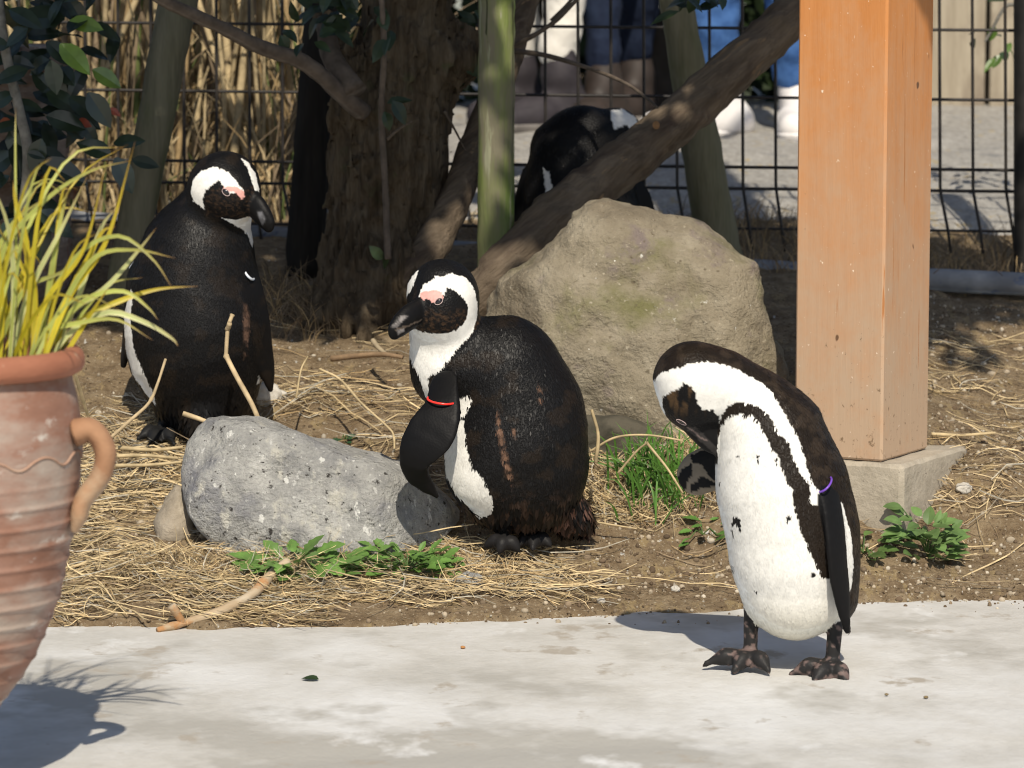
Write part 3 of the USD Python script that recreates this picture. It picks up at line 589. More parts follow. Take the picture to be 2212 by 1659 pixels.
# ---------------------------------------------------------------- rocks
def rock_sdf(poly_px, Y, T, lean, r, amp, seed, facet=.02, cuts=np.array([.90, .92, .92, .93, .92, .93])):
    P = at(np.array([q[0] for q in poly_px]), np.array([q[1] for q in poly_px]), Y)[:, [0, 2]]
    zb = P[:, 1].min(); zt = P[:, 1].max()
    cen = np.array([P[:, 0].mean(), Y + T * .75 + lean * .5, (zb + zt) / 2]); ext = np.array([np.ptp(P[:, 0]) / 2, T * 1.05, (zt - zb) / 2])
    planes = norm(np.array([(-.75, -.6, .25), (.1, -.9, .42), (.62, -.75, .15), (-.2, -.97, -.1), (.35, -.6, .7), (-.45, -.6, .62)])); offs = cuts * np.sqrt(((planes * ext) ** 2).sum(1))
    def f(p):
        hz = np.clip((p[:, 2] - zb) / (zt - zb), 0, 1.2)
        y = np.abs(p[:, 1] - Y - T * .75 - lean * hz) - T * (1 - .45 * hz)
        d2 = polysd(p[:, [0, 2]], P)
        qx, qy = d2 + r, y + r
        d = np.minimum(np.maximum(qx, qy), 0) + np.hypot(np.maximum(qx, 0), np.maximum(qy, 0)) - r
        for n_, o_ in zip(planes, offs): d = -smin(-d, -((p - cen) @ n_ - o_), .012)
        return d + (fbm(p * 7, 3, seed) - .5) * facet * 2 + (fbm(p * 24, 5, seed + 5) - .5) * amp
    lo = np.array([P[:, 0].min() - .06, Y - T * .4 - .1, zb - .05]); hi = np.array([P[:, 0].max() + .06, Y + T * 1.9 + lean + .1, zt + .06])
    return f, lo, hi
big = [(1010, 760), (1040, 680), (1075, 622), (1110, 602), (1150, 585), (1185, 556), (1215, 520), (1240, 488), (1275, 464), (1325, 453), (1385, 461), (1440, 484), (1500, 489), (1545, 510), (1592, 552), (1640, 580), (1662, 620), (1674, 690), (1680, 745), (1702, 785), (1712, 860), (1716, 960), (1600, 1010), (1300, 1010), (1020, 980)]
f, lo, hi = rock_sdf(big, 5.93, .19, .06, .085, .026, 41, .022)
v, fc = nets(f, lo, hi, .0055)
mat_big = M('tan_rock', [(.3, (.19, .16, .11)), (.5, (.275, .235, .168)), (.7, (.36, .315, .235))], scale=12, detail=9, nrough=.7, rough=.92, spec=.2, bump=1.0, bscale=120, bdist=.009,
            extra=[(bw(.52, .68), (.165, .155, .07), 6, (1, 1, 1)), (bw(.57, .66), (.21, .17, .15), 10, (1, 1, 1)), (bw(.70, .73), (.6, .58, .52), 42, (1, 1, .6)), (bw(.46, .60), (.20, .165, .115), 4, (1, 1, .7)), (bw(.60, .72), (.12, .095, .062), 75, (1, 1, 1)), (bw(.61, .72), (.42, .37, .28), 110, (1, 1, 1))])
t = Thing('boulder', 'large tan boulder with mossy tint standing behind the middle penguin and before the log', 'rock', [float(v[:, 0].mean()), 6.05, float(v[:, 2].min())])
put('stone', (v, fc), mat_big, t)
mat_guano = M('guano', [(0, (.68, .66, .58)), (1, (.8, .78, .7))], rough=.9)
tr = cKDTree(v); 
def stain(pts_px, w, name='white_stain'):
    C = []
    for px, py in pts_px:
        ray = at(np.full(60, px), np.full(60, py), np.linspace(5.6, 6.15, 60)); d = f(ray); k = int(np.argmax(d < 0)); C.append(ray[k])
    C = np.array(C); 
    q = trimesh.util.concatenate([trimesh.Trimesh(trimesh.creation.icosphere(2).vertices * np.array([w * s, .003, w * s * 1.3]) + c, trimesh.creation.icosphere(2).faces) for c, s in zip(C, np.linspace(1, .7, len(C)))])
    put(name, q, mat_guano, t)
stain([(1272, 757), (1271, 766), (1268, 775), (1267, 785), (1269, 792), (1266, 800)], .0035)
stain([(1328, 566), (1331, 572), (1329, 580), (1333, 586)], .0032)
stain([(1262, 851), (1264, 855)], .0038)

small = [(382, 1010), (389, 1000), (392, 975), (405, 950), (425, 930), (460, 924), (500, 931), (565, 945), (610, 957), (668, 970), (722, 982), (765, 996), (833, 1018), (881, 1042), (928, 1072), (960, 1104), (980, 1135), (984, 1165), (940, 1190), (840, 1215), (700, 1235), (520, 1230), (450, 1190), (420, 1150), (400, 1115), (385, 1060)]
f2, lo, hi = rock_sdf(small, 5.53, .13, .05, .034, .016, 77, .016)
v, fc = nets(f2, lo, hi, .0045)
mat_small = M('grey_rock', [(.3, (.17, .17, .175)), (.48, (.33, .325, .305)), (.62, (.46, .45, .42)), (.75, (.58, .57, .53))], scale=16, detail=10, nrough=.78, rough=.92, spec=.2, bump=1.0, bscale=130, bdist=.011,
              extra=[(bw(.55, .68), (.215, .215, .23), 7, (1, 1, 1)), (bw(.58, .66), (.50, .48, .42), 22, (1, 1, .7)), (bw(.61, .67), (.055, .05, .045), 85, (1, 1, 1)), (bw(.61, .68), (.56, .55, .52), 95, (1, 1, .8)), (bw(.63, .66), (.64, .63, .59), 48, (1, 1, .45))])
t = Thing('stone', 'long grey pitted stone lying in front of the left penguin', 'rock', [float(v[:, 0].mean()), 5.62, float(v[:, 2].min())]); put('grey_stone', (v, fc), mat_small, t)
side = [(322, 1135), (345, 1090), (372, 1062), (395, 1070), (412, 1110), (420, 1165), (390, 1180), (338, 1180)]
f3, lo, hi = rock_sdf(side, 5.6, .08, .02, .04, .010, 91, .008)
v, fc = nets(f3, lo, hi, .0045)
mat_side = M('pale_rock', [(.3, (.20, .165, .12)), (.6, (.36, .31, .24)), (.8, (.45, .4, .32))], scale=20, detail=8, nrough=.75, rough=.92, spec=.2, bump=.8, bscale=90, bdist=.006)
t = Thing('stone', 'small pale tan stone leaning on the left end of the long grey stone', 'rock', [float(v[:, 0].mean()), 5.65, float(v[:, 2].min())]); put('pale_stone', (v, fc), mat_side, t)
def pebble_mesh(c, r, seed, sub=2, sq=(1, .8, .6)):
    s = trimesh.creation.icosphere(sub); q = s.vertices * np.array(sq); q = q * (1 + (fbm(s.vertices * 1.7 + seed, 3, seed) - .5) * .7)[:, None]
    return np.asarray(c) + q * r, s.faces
mat_white_stone = M('white_stone', [(.3, (.36, .33, .28)), (.6, (.55, .52, .46))], scale=40, rough=.9, bump=.5, bscale=150)
mat_dark_stone = M('dark_stone', [(.3, (.035, .032, .022)), (.6, (.08, .07, .05))], scale=30, rough=.95, bump=.6, bscale=120)
for px, Y, r, lab, m_, sq in ((572, 6.12, .030, 'round whitish stone beside the feet of the left penguin', mat_white_stone, (1, .8, .9)), (603, 6.13, .016, 'small whitish pebble right of the round one by the left penguin', mat_white_stone, (1, .8, .8)),
                          (1012, 5.47, .022, 'flat grey stone at the foot of the bank right of the weeds', mat_small, (1.1, .9, .8)), (1462, 5.52, .008, 'white pebble near the slab edge left of the preening penguin', mat_white_stone, (1, .8, .8)), (1300, 5.44, .007, 'pale pebble on the slab edge below the middle penguin', mat_white_stone, (1, .8, .9)),
                          (1320, 5.93, .085, 'dark stone in the hollow under the tan boulder', mat_dark_stone, (1.3, .6, .62)), (2085, 5.83, .014, 'pale pebble right of the leafy weed by the post', mat_white_stone, (1, .9, .8)), (1815, 5.6, .012, 'pale flat pebble near the slab right of the preening penguin', mat_white_stone, (1.3, .8, .6))):
    p = onground(px, Y, r * .25); put('pebble' if r < .04 else 'dark_stone', pebble_mesh(p, r, int(px), 3, sq), m_, label=lab, cat='stone')

# ---------------------------------------------------------------- the orange post
K = at(1905, 998, 5.72); e1 = np.array([-math.cos(math.radians(30)), math.sin(math.radians(30)), 0]); e2 = np.array([math.sin(math.radians(30)), math.cos(math.radians(30)), 0]); ez = np.array([0, 0, 1.0])
PWD = .168; Hp = 2.9; zb = K[2]
mat_post = M('orange_wood', [(.3, (.52, .215, .052)), (.5, (.60, .262, .070)), (.7, (.66, .31, .095))], scale=3, detail=8, nrough=.7, rough=.7, spec=.25, bump=.25, bscale=50, bdist=.002, stretch=(9, 9, .55),
             extra=[(bw(.665, .69), (.72, .58, .42), 30, (2.2, 2.2, 1)), (bw(.725, .74), (.16, .09, .05), 20, (1.2, 1.2, 1))])
# sun-bleached and splashed pale near its foot
n_ = {'g': ('geometry', {}), 's': ('separate_xyz', {}), 'mr': ('map_range', {'from_min': zb + .05, 'from_max': zb + .80, 'to_min': 1.05, 'to_max': 0.0, 'clamp': True}), 'm': ('mapping', {'scale': (9, 9, .55)}), 'm2': ('mapping', {'scale': (1, 1, .7)}),
      'n': ('noise_texture', {'scale': 3.0, 'detail': 8, 'roughness': .7}), 'r': ('rgb_ramp', {'ramp': [(.3, (.45, .175, .05)), (.5, (.49, .20, .062)), (.7, (.53, .23, .08))]}),
      'n2': ('noise_texture', {'scale': 16, 'detail': 8, 'roughness': .75}), 'mm': ('math', {'math_type': 'multiply_add', 'value2': 1.2, 'value3': -.6}), 'ad': ('math', {'math_type': 'add', 'use_clamp': True}),
      'x': ('mix_color', {'b': (.43, .305, .205)}), 'n3': ('noise_texture', {'scale': 130, 'detail': 3, 'roughness': .6}), 'r3': ('rgb_ramp', {'ramp': bw(.705, .74)}), 'x3': ('mix_color', {'b': (.74, .62, .48)}),
      'n4': ('noise_texture', {'scale': 22, 'detail': 2}), 'r4': ('rgb_ramp', {'ramp': bw(.745, .76)}), 'x4': ('mix_color', {'b': (.14, .075, .04)}),
      'zd': ('map_range', {'from_min': zb, 'from_max': zb + .30, 'to_min': .11, 'to_max': 0.0, 'clamp': True}), 'n5': ('noise_texture', {'scale': 95, 'detail': 4, 'roughness': .7}), 'a5': ('math', {'math_type': 'add'}), 'r5': ('rgb_ramp', {'ramp': bw(.70, .76)}), 'x5': ('mix_color', {'b': (.20, .135, .08)}),
      'n6': ('noise_texture', {'scale': 5, 'detail': 5, 'roughness': .6}), 'm6': ('mapping', {'scale': (14, 14, .5)}), 'r6': ('rgb_ramp', {'ramp': bw(.66, .70)}), 'x6': ('mix_color', {'b': (.36, .15, .05)}),
      'bn': ('noise_texture', {'scale': 12, 'detail': 8, 'roughness': .7}), 'b': ('bump', {'strength': .35, 'distance': .003}), 'p': ('principled_bsdf', {'roughness': .68, 'specular_ior_level': .25})}
l_ = [('g.position', 's.vector'), ('s.z', 'mr.value'), ('g.position', 'm.vector'), ('m.vector', 'n.vector'), ('n.fac', 'r.fac'), ('g.position', 'm2.vector'), ('m2.vector', 'n2.vector'), ('n2.fac', 'mm.value1'), ('mr.result', 'ad.value1'), ('mm.value', 'ad.value2'),
      ('ad.value', 'x.fac'), ('r.color', 'x.a'), ('m2.vector', 'n3.vector'), ('n3.fac', 'r3.fac'), ('r3.color', 'x3.fac'), ('x.result', 'x3.a'), ('m2.vector', 'n4.vector'), ('n4.fac', 'r4.fac'), ('r4.color', 'x4.fac'), ('x3.result', 'x4.a'),
      ('s.z', 'zd.value'), ('m2.vector', 'n5.vector'), ('n5.fac', 'a5.value1'), ('zd.result', 'a5.value2'), ('a5.value', 'r5.fac'), ('r5.color', 'x5.fac'), ('x4.result', 'x5.a'), ('g.position', 'm6.vector'), ('m6.vector', 'n6.vector'), ('n6.fac', 'r6.fac'), ('r6.color', 'x6.fac'), ('x5.result', 'x6.a'), ('x6.result', 'p.base_color'), ('m.vector', 'bn.vector'), ('bn.fac', 'b.height'), ('b.normal', 'p.normal')]
l_ = [(a.replace('separate', 'separate'), b) for a, b in l_]
mat_post2 = usdkit.material(stage, '/World/Looks/painted_post', n_, l_, surface='p.BSDF')
mat_footing = M('footing_concrete', [(.3, (.29, .25, .19)), (.6, (.40, .35, .275)), (.75, (.47, .42, .34))], scale=22, detail=9, nrough=.75, rough=.92, bump=.7, bscale=90, bdist=.004, extra=[(bw(.68, .72), (.12, .10, .08), 110, (1, 1, 1))])
PW2 = .203; pc = K + e1 * PWD / 2 + e2 * PW2 / 2
t = Thing('wooden_post', 'orange painted square post on a concrete footing, right of the boulder', 'post', pc)
put('shaft', box(pc + ez * Hp / 2, (PWD / 2, PW2 / 2, Hp / 2), np.array([e1, e2, ez]), .004), mat_post2, t, smooth=False)
FK = K - .0447 * e1 - .012 * e2; FL = .30
fcn = np.array([FK[0], FK[1], 0]) + e1 * FL / 2 + e2 * FL / 2
bx = trimesh.Trimesh(*box(fcn + ez * (zb - .1), (FL / 2, FL / 2, .1), np.array([e1, e2, ez]), .008)).subdivide().subdivide().subdivide().subdivide()
vv = np.array(bx.vertices); vv += (fbm(vv * 35, 4, 3) - .5)[:, None] * .012 * norm(vv - fcn); vv[:, 2] = np.minimum(vv[:, 2], zb - .0015 + (fbm(vv * 40, 2, 4) - .5) * .004)
put('footing', (vv, bx.faces), mat_footing, t)

# ---------------------------------------------------------------- wooden stakes, log, pipe
def wood(name, a, b, c, sc=3.0, st=(14, 14, 1.2), bump=.6, extra=None, zfade=None): return M(zfade=zfade, name=name, ramp=[(.28, a), (.5, b), (.72, c)], scale=sc, detail=8, nrough=.7, rough=.88, spec=.2, bump=bump, bscale=9, bdist=.006, stretch=st, extra=extra)
LOGTURN = math.radians(41)
mat_stake = wood('grey_stake', (.07, .068, .045), (.12, .115, .078), (.165, .155, .11), extra=[(bw(.5, .7), (.075, .085, .04), 8, (1, 1, .5))])
mat_moss = wood('mossy_post', (.11, .145, .035), (.155, .19, .055), (.21, .23, .10), extra=[(bw(.46, .6), (.085, .16, .018), 9, (1, 1, .3)), (bw(.5, .62), (.17, .155, .105), 6, (2, 2, .35)), (bw(.6, .65), (.26, .26, .17), 16, (2, 2, .25)), (bw(.62, .66), (.04, .045, .02), 14, (3, 3, .1))], zfade=(.40, .70, (.16, .15, .09)))

mat_stake2 = wood('olive_stake', (.10, .095, .055), (.155, .145, .09), (.21, .19, .13), extra=[(bw(.52, .66), (.10, .115, .045), 6, (1, 1, .4))])
mat_black = wood('dark_stake', (.010, .009, .007), (.018, .015, .012), (.03, .026, .02))
mat_log = M('log_bark', [(.28, (.06, .045, .032)), (.5, (.125, .095, .066)), (.72, (.20, .155, .11))], scale=2.5, detail=8, nrough=.72, rough=.9, spec=.15, bump=.9, bscale=8, bdist=.008, stretch=(1.2, 14, 14), turn=LOGTURN, extra=[(bw(.53, .66), (.07, .05, .037), 9, (.4, 2, 2)), (bw(.64, .7), (.24, .16, .09), 12, (.4, 3, 3))])
def stake(name, label, cat, P, R, m_, sides=20, rough=.004, seed=0, n=40):
    P = np.asarray(P, float); C = P if len(P) > n else np.array([P[0] + (P[-1] - P[0]) * t_ for t_ in np.linspace(0, 1, n)]) if len(P) == 2 else curve(P, n)
    R_ = np.interp(np.linspace(0, 1, len(C)), np.linspace(0, 1, len(R)), R)
    put(name, tube(C, R_, sides, rough, seed), m_, label=label, cat=cat)
def rad(px, Y): return px * Y / FPX
stake('wooden_stake', 'weathered grey-green stake leaning behind the left penguin', 'stake', [at(258, 660, 6.45), at(385, 0, 6.5), at(415, -160, 6.5)], [rad(37, 6.45), rad(42, 6.5), rad(42, 6.5)], mat_stake, seed=2)
stake('wooden_stake', 'blackish leaning stake just left of the tree trunk', 'stake', [at(655, 600, 6.85), at(698, 0, 6.9), at(715, -230, 6.9)], [rad(42, 6.85), rad(38, 6.9), rad(36, 6.9)], mat_black, seed=3)
stake('wooden_post', 'green mossy upright post left of the boulder', 'post', [at(1070, 700, 6.45), at(1073, 0, 6.42), at(1074, -260, 6.4)], [rad(40, 6.4), rad(39, 6.4), rad(38, 6.4)], mat_moss, seed=4)
stake('wooden_stake', 'olive grey stake leaning behind the slanting log, near the orange post', 'stake', [at(1556, 560, 6.95), at(1460, 0, 6.9), at(1420, -240, 6.9)], [rad(48, 6.95), rad(35, 6.9), rad(32, 6.9)], mat_stake2, seed=6)
logP = curve([at(1010, 680, 6.42), at(1095, 575, 6.42), at(1200, 470, 6.45), at(1330, 365, 6.5), at(1480, 245, 6.55), at(1640, 100, 6.6), at(1760, -20, 6.65), at(1950, -220, 6.75)], 80)
t = Thing('log', 'thick brown log slanting down from the orange post to the ground by the tree', 'log', logP[0])
put('bark', tube(logP, np.interp(np.linspace(0, 1, 80), [0, .12, .3, .5, .75, 1], [rad(52, 6.42), rad(54, 6.42), rad(55, 6.45), rad(52, 6.5), rad(48, 6.6), rad(46, 6.7)]), 28, .011, 8), mat_log, t)
mat_knot = M('knot_wood', [(.3, (.16, .085, .035)), (.7, (.26, .14, .06))], scale=60, rough=.8)
kp = at(1417, 270, 6.475); th = np.linspace(0, 2 * np.pi, 15)[:-1]
put('knot', (np.vstack([np.c_[np.cos(th) * .007, 0 * th - .001, np.sin(th) * .008], [[0, -.004, 0]]]) + kp - [0, .008, 0], np.array([[i, (i + 1) % 14, 14] for i in range(14)])), mat_knot, t)
mat_pipe = M('grey_pipe', [(.35, (.15, .155, .165)), (.6, (.24, .245, .25)), (.75, (.34, .34, .33))], scale=14, detail=8, rough=.75, bump=.3, bscale=60, extra=[(bw(.6, .66), (.09, .11, .16), 26, (.6, 1, 1))])
pipeP = np.array([at(x, y, Y) for x, y, Y in ((-500, 455, 7.45), (0, 468, 7.4), (200, 481, 7.36), (590, 512, 7.28), (1000, 545, 7.17), (1690, 588, 7.02), (2100, 609, 6.95), (2500, 628, 6.9), (2900, 648, 6.85))])
Pp = curve(pipeP, 60); put('pipe', tube(Pp, .0245, 20, .0012, 4), mat_pipe, label='long grey pipe lying on the ground along the foot of the mesh fence', cat='pipe')

# ---------------------------------------------------------------- the tree
mat_bark = M('bark', [(.25, (.028, .021, .014)), (.45, (.075, .056, .036)), (.62, (.125, .098, .066)), (.8, (.17, .14, .10))], scale=5, detail=9, nrough=.72, rough=.95, spec=.1, bump=1.0, bscale=11, bdist=.012, stretch=(9, 9, 1.1), extra=[(bw(.58, .7), (.075, .085, .04), 7, (1, 1, 1))])
TY = 6.62
tc = [(805, 760, 150), (815, 660, 128), (822, 590, 116), (826, 480, 111), (838, 360, 122), (852, 240, 117), (872, 110, 104), (886, -60, 96), (900, -400, 88), (905, -800, 80)]
TC = np.array([at(a, b, TY) for a, b, _ in tc]); TR = np.array([rad(c, TY) for *_, c in tc])
roots = [([at(770, 600, TY - .06), at(705, 690, TY - .12), at(660, 740, TY - .16)], [.07, .045, .02]), ([at(860, 600, TY - .08), at(940, 700, TY - .16), at(1000, 740, TY - .2)], [.075, .045, .02]), ([at(800, 640, TY - .1), at(790, 735, TY - .2)], [.07, .03]),
         ([at(820, 250, TY - .03), at(765, 235, TY - .07), at(738, 130, TY - .08), at(700, 40, TY - .06)], [.06, .045, .034, .028]), ([at(930, 160, TY - .02), at(985, 120, TY - .04), at(1005, 90, TY - .04)], [.05, .045, .03])]
def ft(p):
    d = chain(p, TC, TR, .05)
    for C, R in roots: d = smin(d, chain(p, np.array(C), np.array(R), .03), .05)
    ang = np.arctan2(p[:, 1] - TY, p[:, 0] - np.interp(p[:, 2], TC[:, 2], TC[:, 0]))
    tw = ang * 3.2 + .25 * np.sin(p[:, 2] * 5)
    rid = np.abs(fbm(np.c_[np.cos(tw / 3.2) * 4.2, np.sin(tw / 3.2) * 4.2, p[:, 2] * 1.9] * 3, 4, 15) - .5) * 2
    return d + .036 * (1 - rid) ** 2 - .016 + (fbm(p * 30, 3, 9) - .5) * .012
v, fc = nets(ft, np.array([TC[:, 0].min() - .3, TY - .35, .2]), np.array([TC[:, 0].max() + .25, TY + .3, 1.75]), .0075)
tree = Thing('tree', 'thick rough-barked tree trunk behind the two nearer penguins with dark crown above', 'tree', [TC[1][0], TY, .38])
put('trunk', (v, fc), mat_bark, tree)
mat_twig = M('twig_bark', [(.3, (.06, .045, .032)), (.7, (.13, .10, .075))], scale=40, rough=.9, bump=.4, bscale=80)
def branch(pts, r0, r1, n=30, name='branch', m_=None, sides=10):
    C = curve(pts, n); put(name, tube(C, np.linspace(r0, r1, n), sides, r0 * .18, 3), m_ or mat_twig, tree)
topT = TC[-1]
branch([at(860, 640, 6.5), at(915, 560, 6.52), at(975, 450, 6.58), at(1028, 310, 6.66), at(1090, 150, 6.72), at(1150, -40, 6.8), at(1220, -300, 6.8)], .040, .022, 40, m_=mat_log, sides=18)
branch([at(785, 245, 6.5), at(735, 200, 6.46), at(655, 135, 6.42), at(560, 100, 6.38), at(470, 55, 6.3), at(380, 15, 6.25), at(320, -20, 6.2), at(200, -120, 6.1)], .019, .009, 50)
branch([at(838, 560, 6.40), at(832, 400, 6.42), at(824, 240, 6.42), at(830, 100, 6.4), at(822, -30, 6.4)], .0065, .0055, 40)
branch([at(838, 300, 6.42), at(860, 280, 6.4), at(890, 262, 6.38)], .003, .0015, 8)
branch([at(1112, 110, 6.7), at(1180, 120, 6.65), at(1280, 150, 6.6), at(1360, 185, 6.5), at(1420, 232, 6.4)], .0055, .003, 30)
branch([at(1105, 100, 6.72), at(1150, 78, 6.7), at(1200, 45, 6.7), at(1255, -10, 6.7)], .006, .004, 20)
branch([at(1190, 45, 6.72), at(1225, 10, 6.72), at(1260, -35, 6.72)], .004, .003, 10)
branch([at(960, 240, 6.55), at(985, 285, 6.6), at(1008, 330, 6.62)], .003, .0015, 8)
branch([at(700, 45, 6.56), at(720, 130, 6.5), at(770, 200, 6.46)], .018, .024, 16)
limbs = [((.05, -.1, 2.15), (-.5, -.7, 2.45), .06), ((0, -.1, 2.1), (.75, -.8, 2.5), .06), ((0, 0, 2.15), (-.9, -.1, 2.5), .05), ((0, 0, 2.2), (.8, .1, 2.6), .05), ((0, 0, 2.2), (.1, -1.1, 2.6), .05)]
for a, b, r in limbs:
    A = topT + np.array([a[0], a[1], -.25]); Bp = np.array([topT[0] + b[0], TY + b[1], b[2]]); branch([topT - [0, 0, .05], (A + Bp) / 2 + [0, 0, .05], Bp, Bp + (Bp - A) * .3], r, r * .3, 18)
# the crown: leaf blades in clumps, thick enough over the trunk to shade it
def leaf_cloud(C, r, n, size, seed, keep=None):
    g = np.random.default_rng(seed); k = g.integers(0, len(C), n); u = g.normal(0, 1, (n, 3)); u = norm(u) * (g.random((n, 1)) ** .4)
    p = np.asarray(C)[k] + u * np.asarray(r)[k]
    if keep is not None: p = p[keep(p)]; n = len(p)
    d = norm(g.normal(0, 1, (n, 3)) + [0, 0, -.3]); s = norm(np.cross(d, g.normal(0, 1, (n, 3)))); L = size * g.uniform(.6, 1.2, n)
    t0 = np.array([0, .35, .7, 1.0]); P = p[:, None] + d[:, None] * (t0[None, :, None] * L[:, None, None]); P[:, :, 2] -= (t0 ** 2)[None] * L[:, None] * .2
    W = L[:, None] * .30 * np.array([.15, 1.0, .8, .04])[None]
    return ribbons(P, W, s[:, None]), np.repeat(g.uniform(.6, 1.3, (n, 1)) * np.array([[.028, .048, .016]]), 8, 0)
mat_leaf = MV('leaf', rough=.38, spec=.5, vary=.25, translucent=.22, vscale=30)
g = np.random.default_rng(5); CC, CRr = [], []
for i in range(260):
    x, y, z = g.uniform(-1.35, 1.25), g.uniform(4.45, 5.95), g.uniform(1.98, 2.55)
    ys = y + (2.2 - z) * -.95
    front = 4.72 + .06 * math.sin(x * 5) + (.08 if -.05 < x < .75 else 0) + (.12 if x > .8 else 0)
    if ys < front or ys > 5.8: continue
    if g.random() < (.30 if x > .25 else .10): continue
    CC.append((x - .1, y, z)); CRr.append((.16, .14, .10))
gap = lambda p: ~((np.abs(p[:, 0] - .105) < .06) & (p[:, 1] + (2.2 - p[:, 2]) * -.95 < 5.5))
m_, c_ = leaf_cloud(CC, CRr, 10500, .085, 6, gap)
put('crown', m_, mat_leaf, tree, smooth=False, colors=c_, kind='stuff')
# leafy shoots of the tree that hang into the picture
def leaf_at(parent, p, d, n, L, W, col, fold=.2, droop=.25, K=5, name='leaf', m_=None, lobes=0):
    m = leaf_mesh(p, d, n, L, W, fold, droop, K, lobes); put(name, m, m_ or mat_leaf, parent, smooth=False, colors=np.tile(np.asarray(col, float), (len(m[0]), 1)))
g = np.random.default_rng(8)
for (x0, x1, y0, y1, Y, n) in ((600, 760, -40, 95, 6.4, 26), (690, 850, 0, 60, 6.45, 10), (1015, 1032, 20, 60, 6.6, 4), (1440, 1560, -30, 40, 6.5, 12), (985, 1035, 90, 190, 6.6, 6), (820, 860, 60, 110, 6.36, 3), (805, 850, 215, 245, 6.36, 3), (815, 835, 520, 560, 6.36, 2)):
    for i in range(n):
        p = at(g.uniform(x0, x1), g.uniform(y0, y1), Y + g.uniform(-.08, .08)); d = g.normal(0, 1, 3) * [1, .4, .5] + [0, -.2, -.35]
        leaf_at(tree, p, d, np.array([g.normal(0, .5), -.7, .7]), g.uniform(.035, .06), g.uniform(.010, .016), np.array([.026, .042, .016]) * g.uniform(.6, 1.4))

# ---------------------------------------------------------------- mesh fence
mat_wire = M('fence_wire', [(.4, (.012, .010, .009)), (.75, (.04, .032, .026))], scale=30, rough=.55, spec=.4)
fence = Thing('mesh_fence', 'dark welded wire mesh fence running across behind the tree', 'fence', at(1106, 520, 7.2))
FYL, FYR = 7.28, 7.14
def fY(px): return FYL + (FYR - FYL) * px / PW
def hline(yl, yr, r):
    xs = np.array([-900, -300, 0, 600, 1200, 1800, 2212, 2600, 3100]); P = np.array([at(x, yl + (yr - yl) * x / PW, fY(x)) for x in xs]); put('horizontal_wire', tube(P, r, 8), mat_wire, fence)
for yl, yr, r in ((-257, -243, .0032), (-104, -92, .0032), (47, 66, .0034), (192, 217, .0034), (343, 368, .0036), (390, 414, .0036), (478, 500, .0030)): hline(yl, yr, r)
xs = [2028 - 71 * k for k in range(-14, 42)]
for k, x in enumerate(xs):
    Y = fY(x) - .004
    y0, y1 = 390 + 24 * x / PW, 478 + 22 * x / PW
    kink = 14 + (k * 37 % 9) - 4; top = at(x, -260, Y)
    P = np.array([top, at(x + 3, y0 - 8, Y), at(x + 5, y0 + 10, Y), at(x + 5 + kink, y1, Y - .03), at(x + 5 + kink + 6, y1 + 48, Y - .01)])
    put('vertical_wire', tube(P, .0034, 8), mat_wire, fence)
mat_fpost = M('fence_post', [(.4, (.010, .009, .008)), (.7, (.025, .022, .02))], scale=20, rough=.6)
for x in (2218, -420): put('fence_post', tube(np.array([at(x, 640, fY(x) - .04), at(x, -300, fY(x) - .04)]), .028, 16), mat_fpost, fence, label='thick dark upright post of the fence')
# ---------------------------------------------------------------- terracotta pots
def pot_profile(zs_px, Y): pass
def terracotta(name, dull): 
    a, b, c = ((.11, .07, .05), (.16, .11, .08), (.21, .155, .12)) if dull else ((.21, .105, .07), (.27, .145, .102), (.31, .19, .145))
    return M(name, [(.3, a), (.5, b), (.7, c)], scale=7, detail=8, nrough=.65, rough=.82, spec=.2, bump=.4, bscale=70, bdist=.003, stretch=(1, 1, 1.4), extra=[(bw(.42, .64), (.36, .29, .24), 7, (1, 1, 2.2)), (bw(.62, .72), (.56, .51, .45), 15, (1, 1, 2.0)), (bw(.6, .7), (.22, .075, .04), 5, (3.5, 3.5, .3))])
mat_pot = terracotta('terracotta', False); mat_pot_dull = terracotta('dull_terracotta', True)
mat_rim = M('rim_terracotta', [(.3, (.26, .095, .052)), (.6, (.34, .14, .078)), (.75, (.40, .21, .13))], scale=9, detail=8, rough=.8, bump=.3, bscale=60, stretch=(1, 1, 2), extra=[(bw(.6, .7), (.5, .34, .23), 14, (1, 1, 2))])
PY_ = 4.15; X0 = -95
axis = at(X0, 1100, PY_); axx, axy = axis[0], PY_
def zpx(y): return at(X0, y, PY_)[2]
def rp(x): return (x - X0) * PY_ / FPX * 1.003
prof = [(0, 1722), (72, 1722), (80, 1715), (78, 1690), (62, 1640), (60, 1600), (78, 1545)]
prof = [(r * PY_ / FPX, zpx(y)) for r, y in prof]
edge = [(0, 1513), (24, 1486), (49, 1452), (73, 1414), (100, 1355), (128, 1285), (143, 1220), (155, 1160), (166, 1100), (173, 1050), (178, 985), (180, 940), (178, 905), (171, 860), (162, 825), (160, 808)]
ye = np.array([b for a, b in edge])[::-1]; xe = np.array([a for a, b in edge])[::-1]
for y in np.linspace(1513, 808, 260):
    r = rp(np.interp(y, ye, xe))
    if y > 1010: 
        ph = ((y - 1010) / 43.0) % 1.0; r += .0021 * np.exp(-((ph - .5) / .13) ** 2) * smooth01(y, 1010, 1060)
    prof.append((r, zpx(y)))
rim = [(160, 806), (172, 806), (182, 800), (188, 788), (188, 774), (184, 762), (174, 753), (160, 750), (148, 754), (142, 770), (140, 800), (150, 900), (150, 1000)]
pot = Thing('flower_pot', 'large terracotta amphora pot with ridged body and loop handle at the left edge', 'flower pot', [axx, axy, 0.0])
def place(v): return v + np.array([axx, axy, 0])
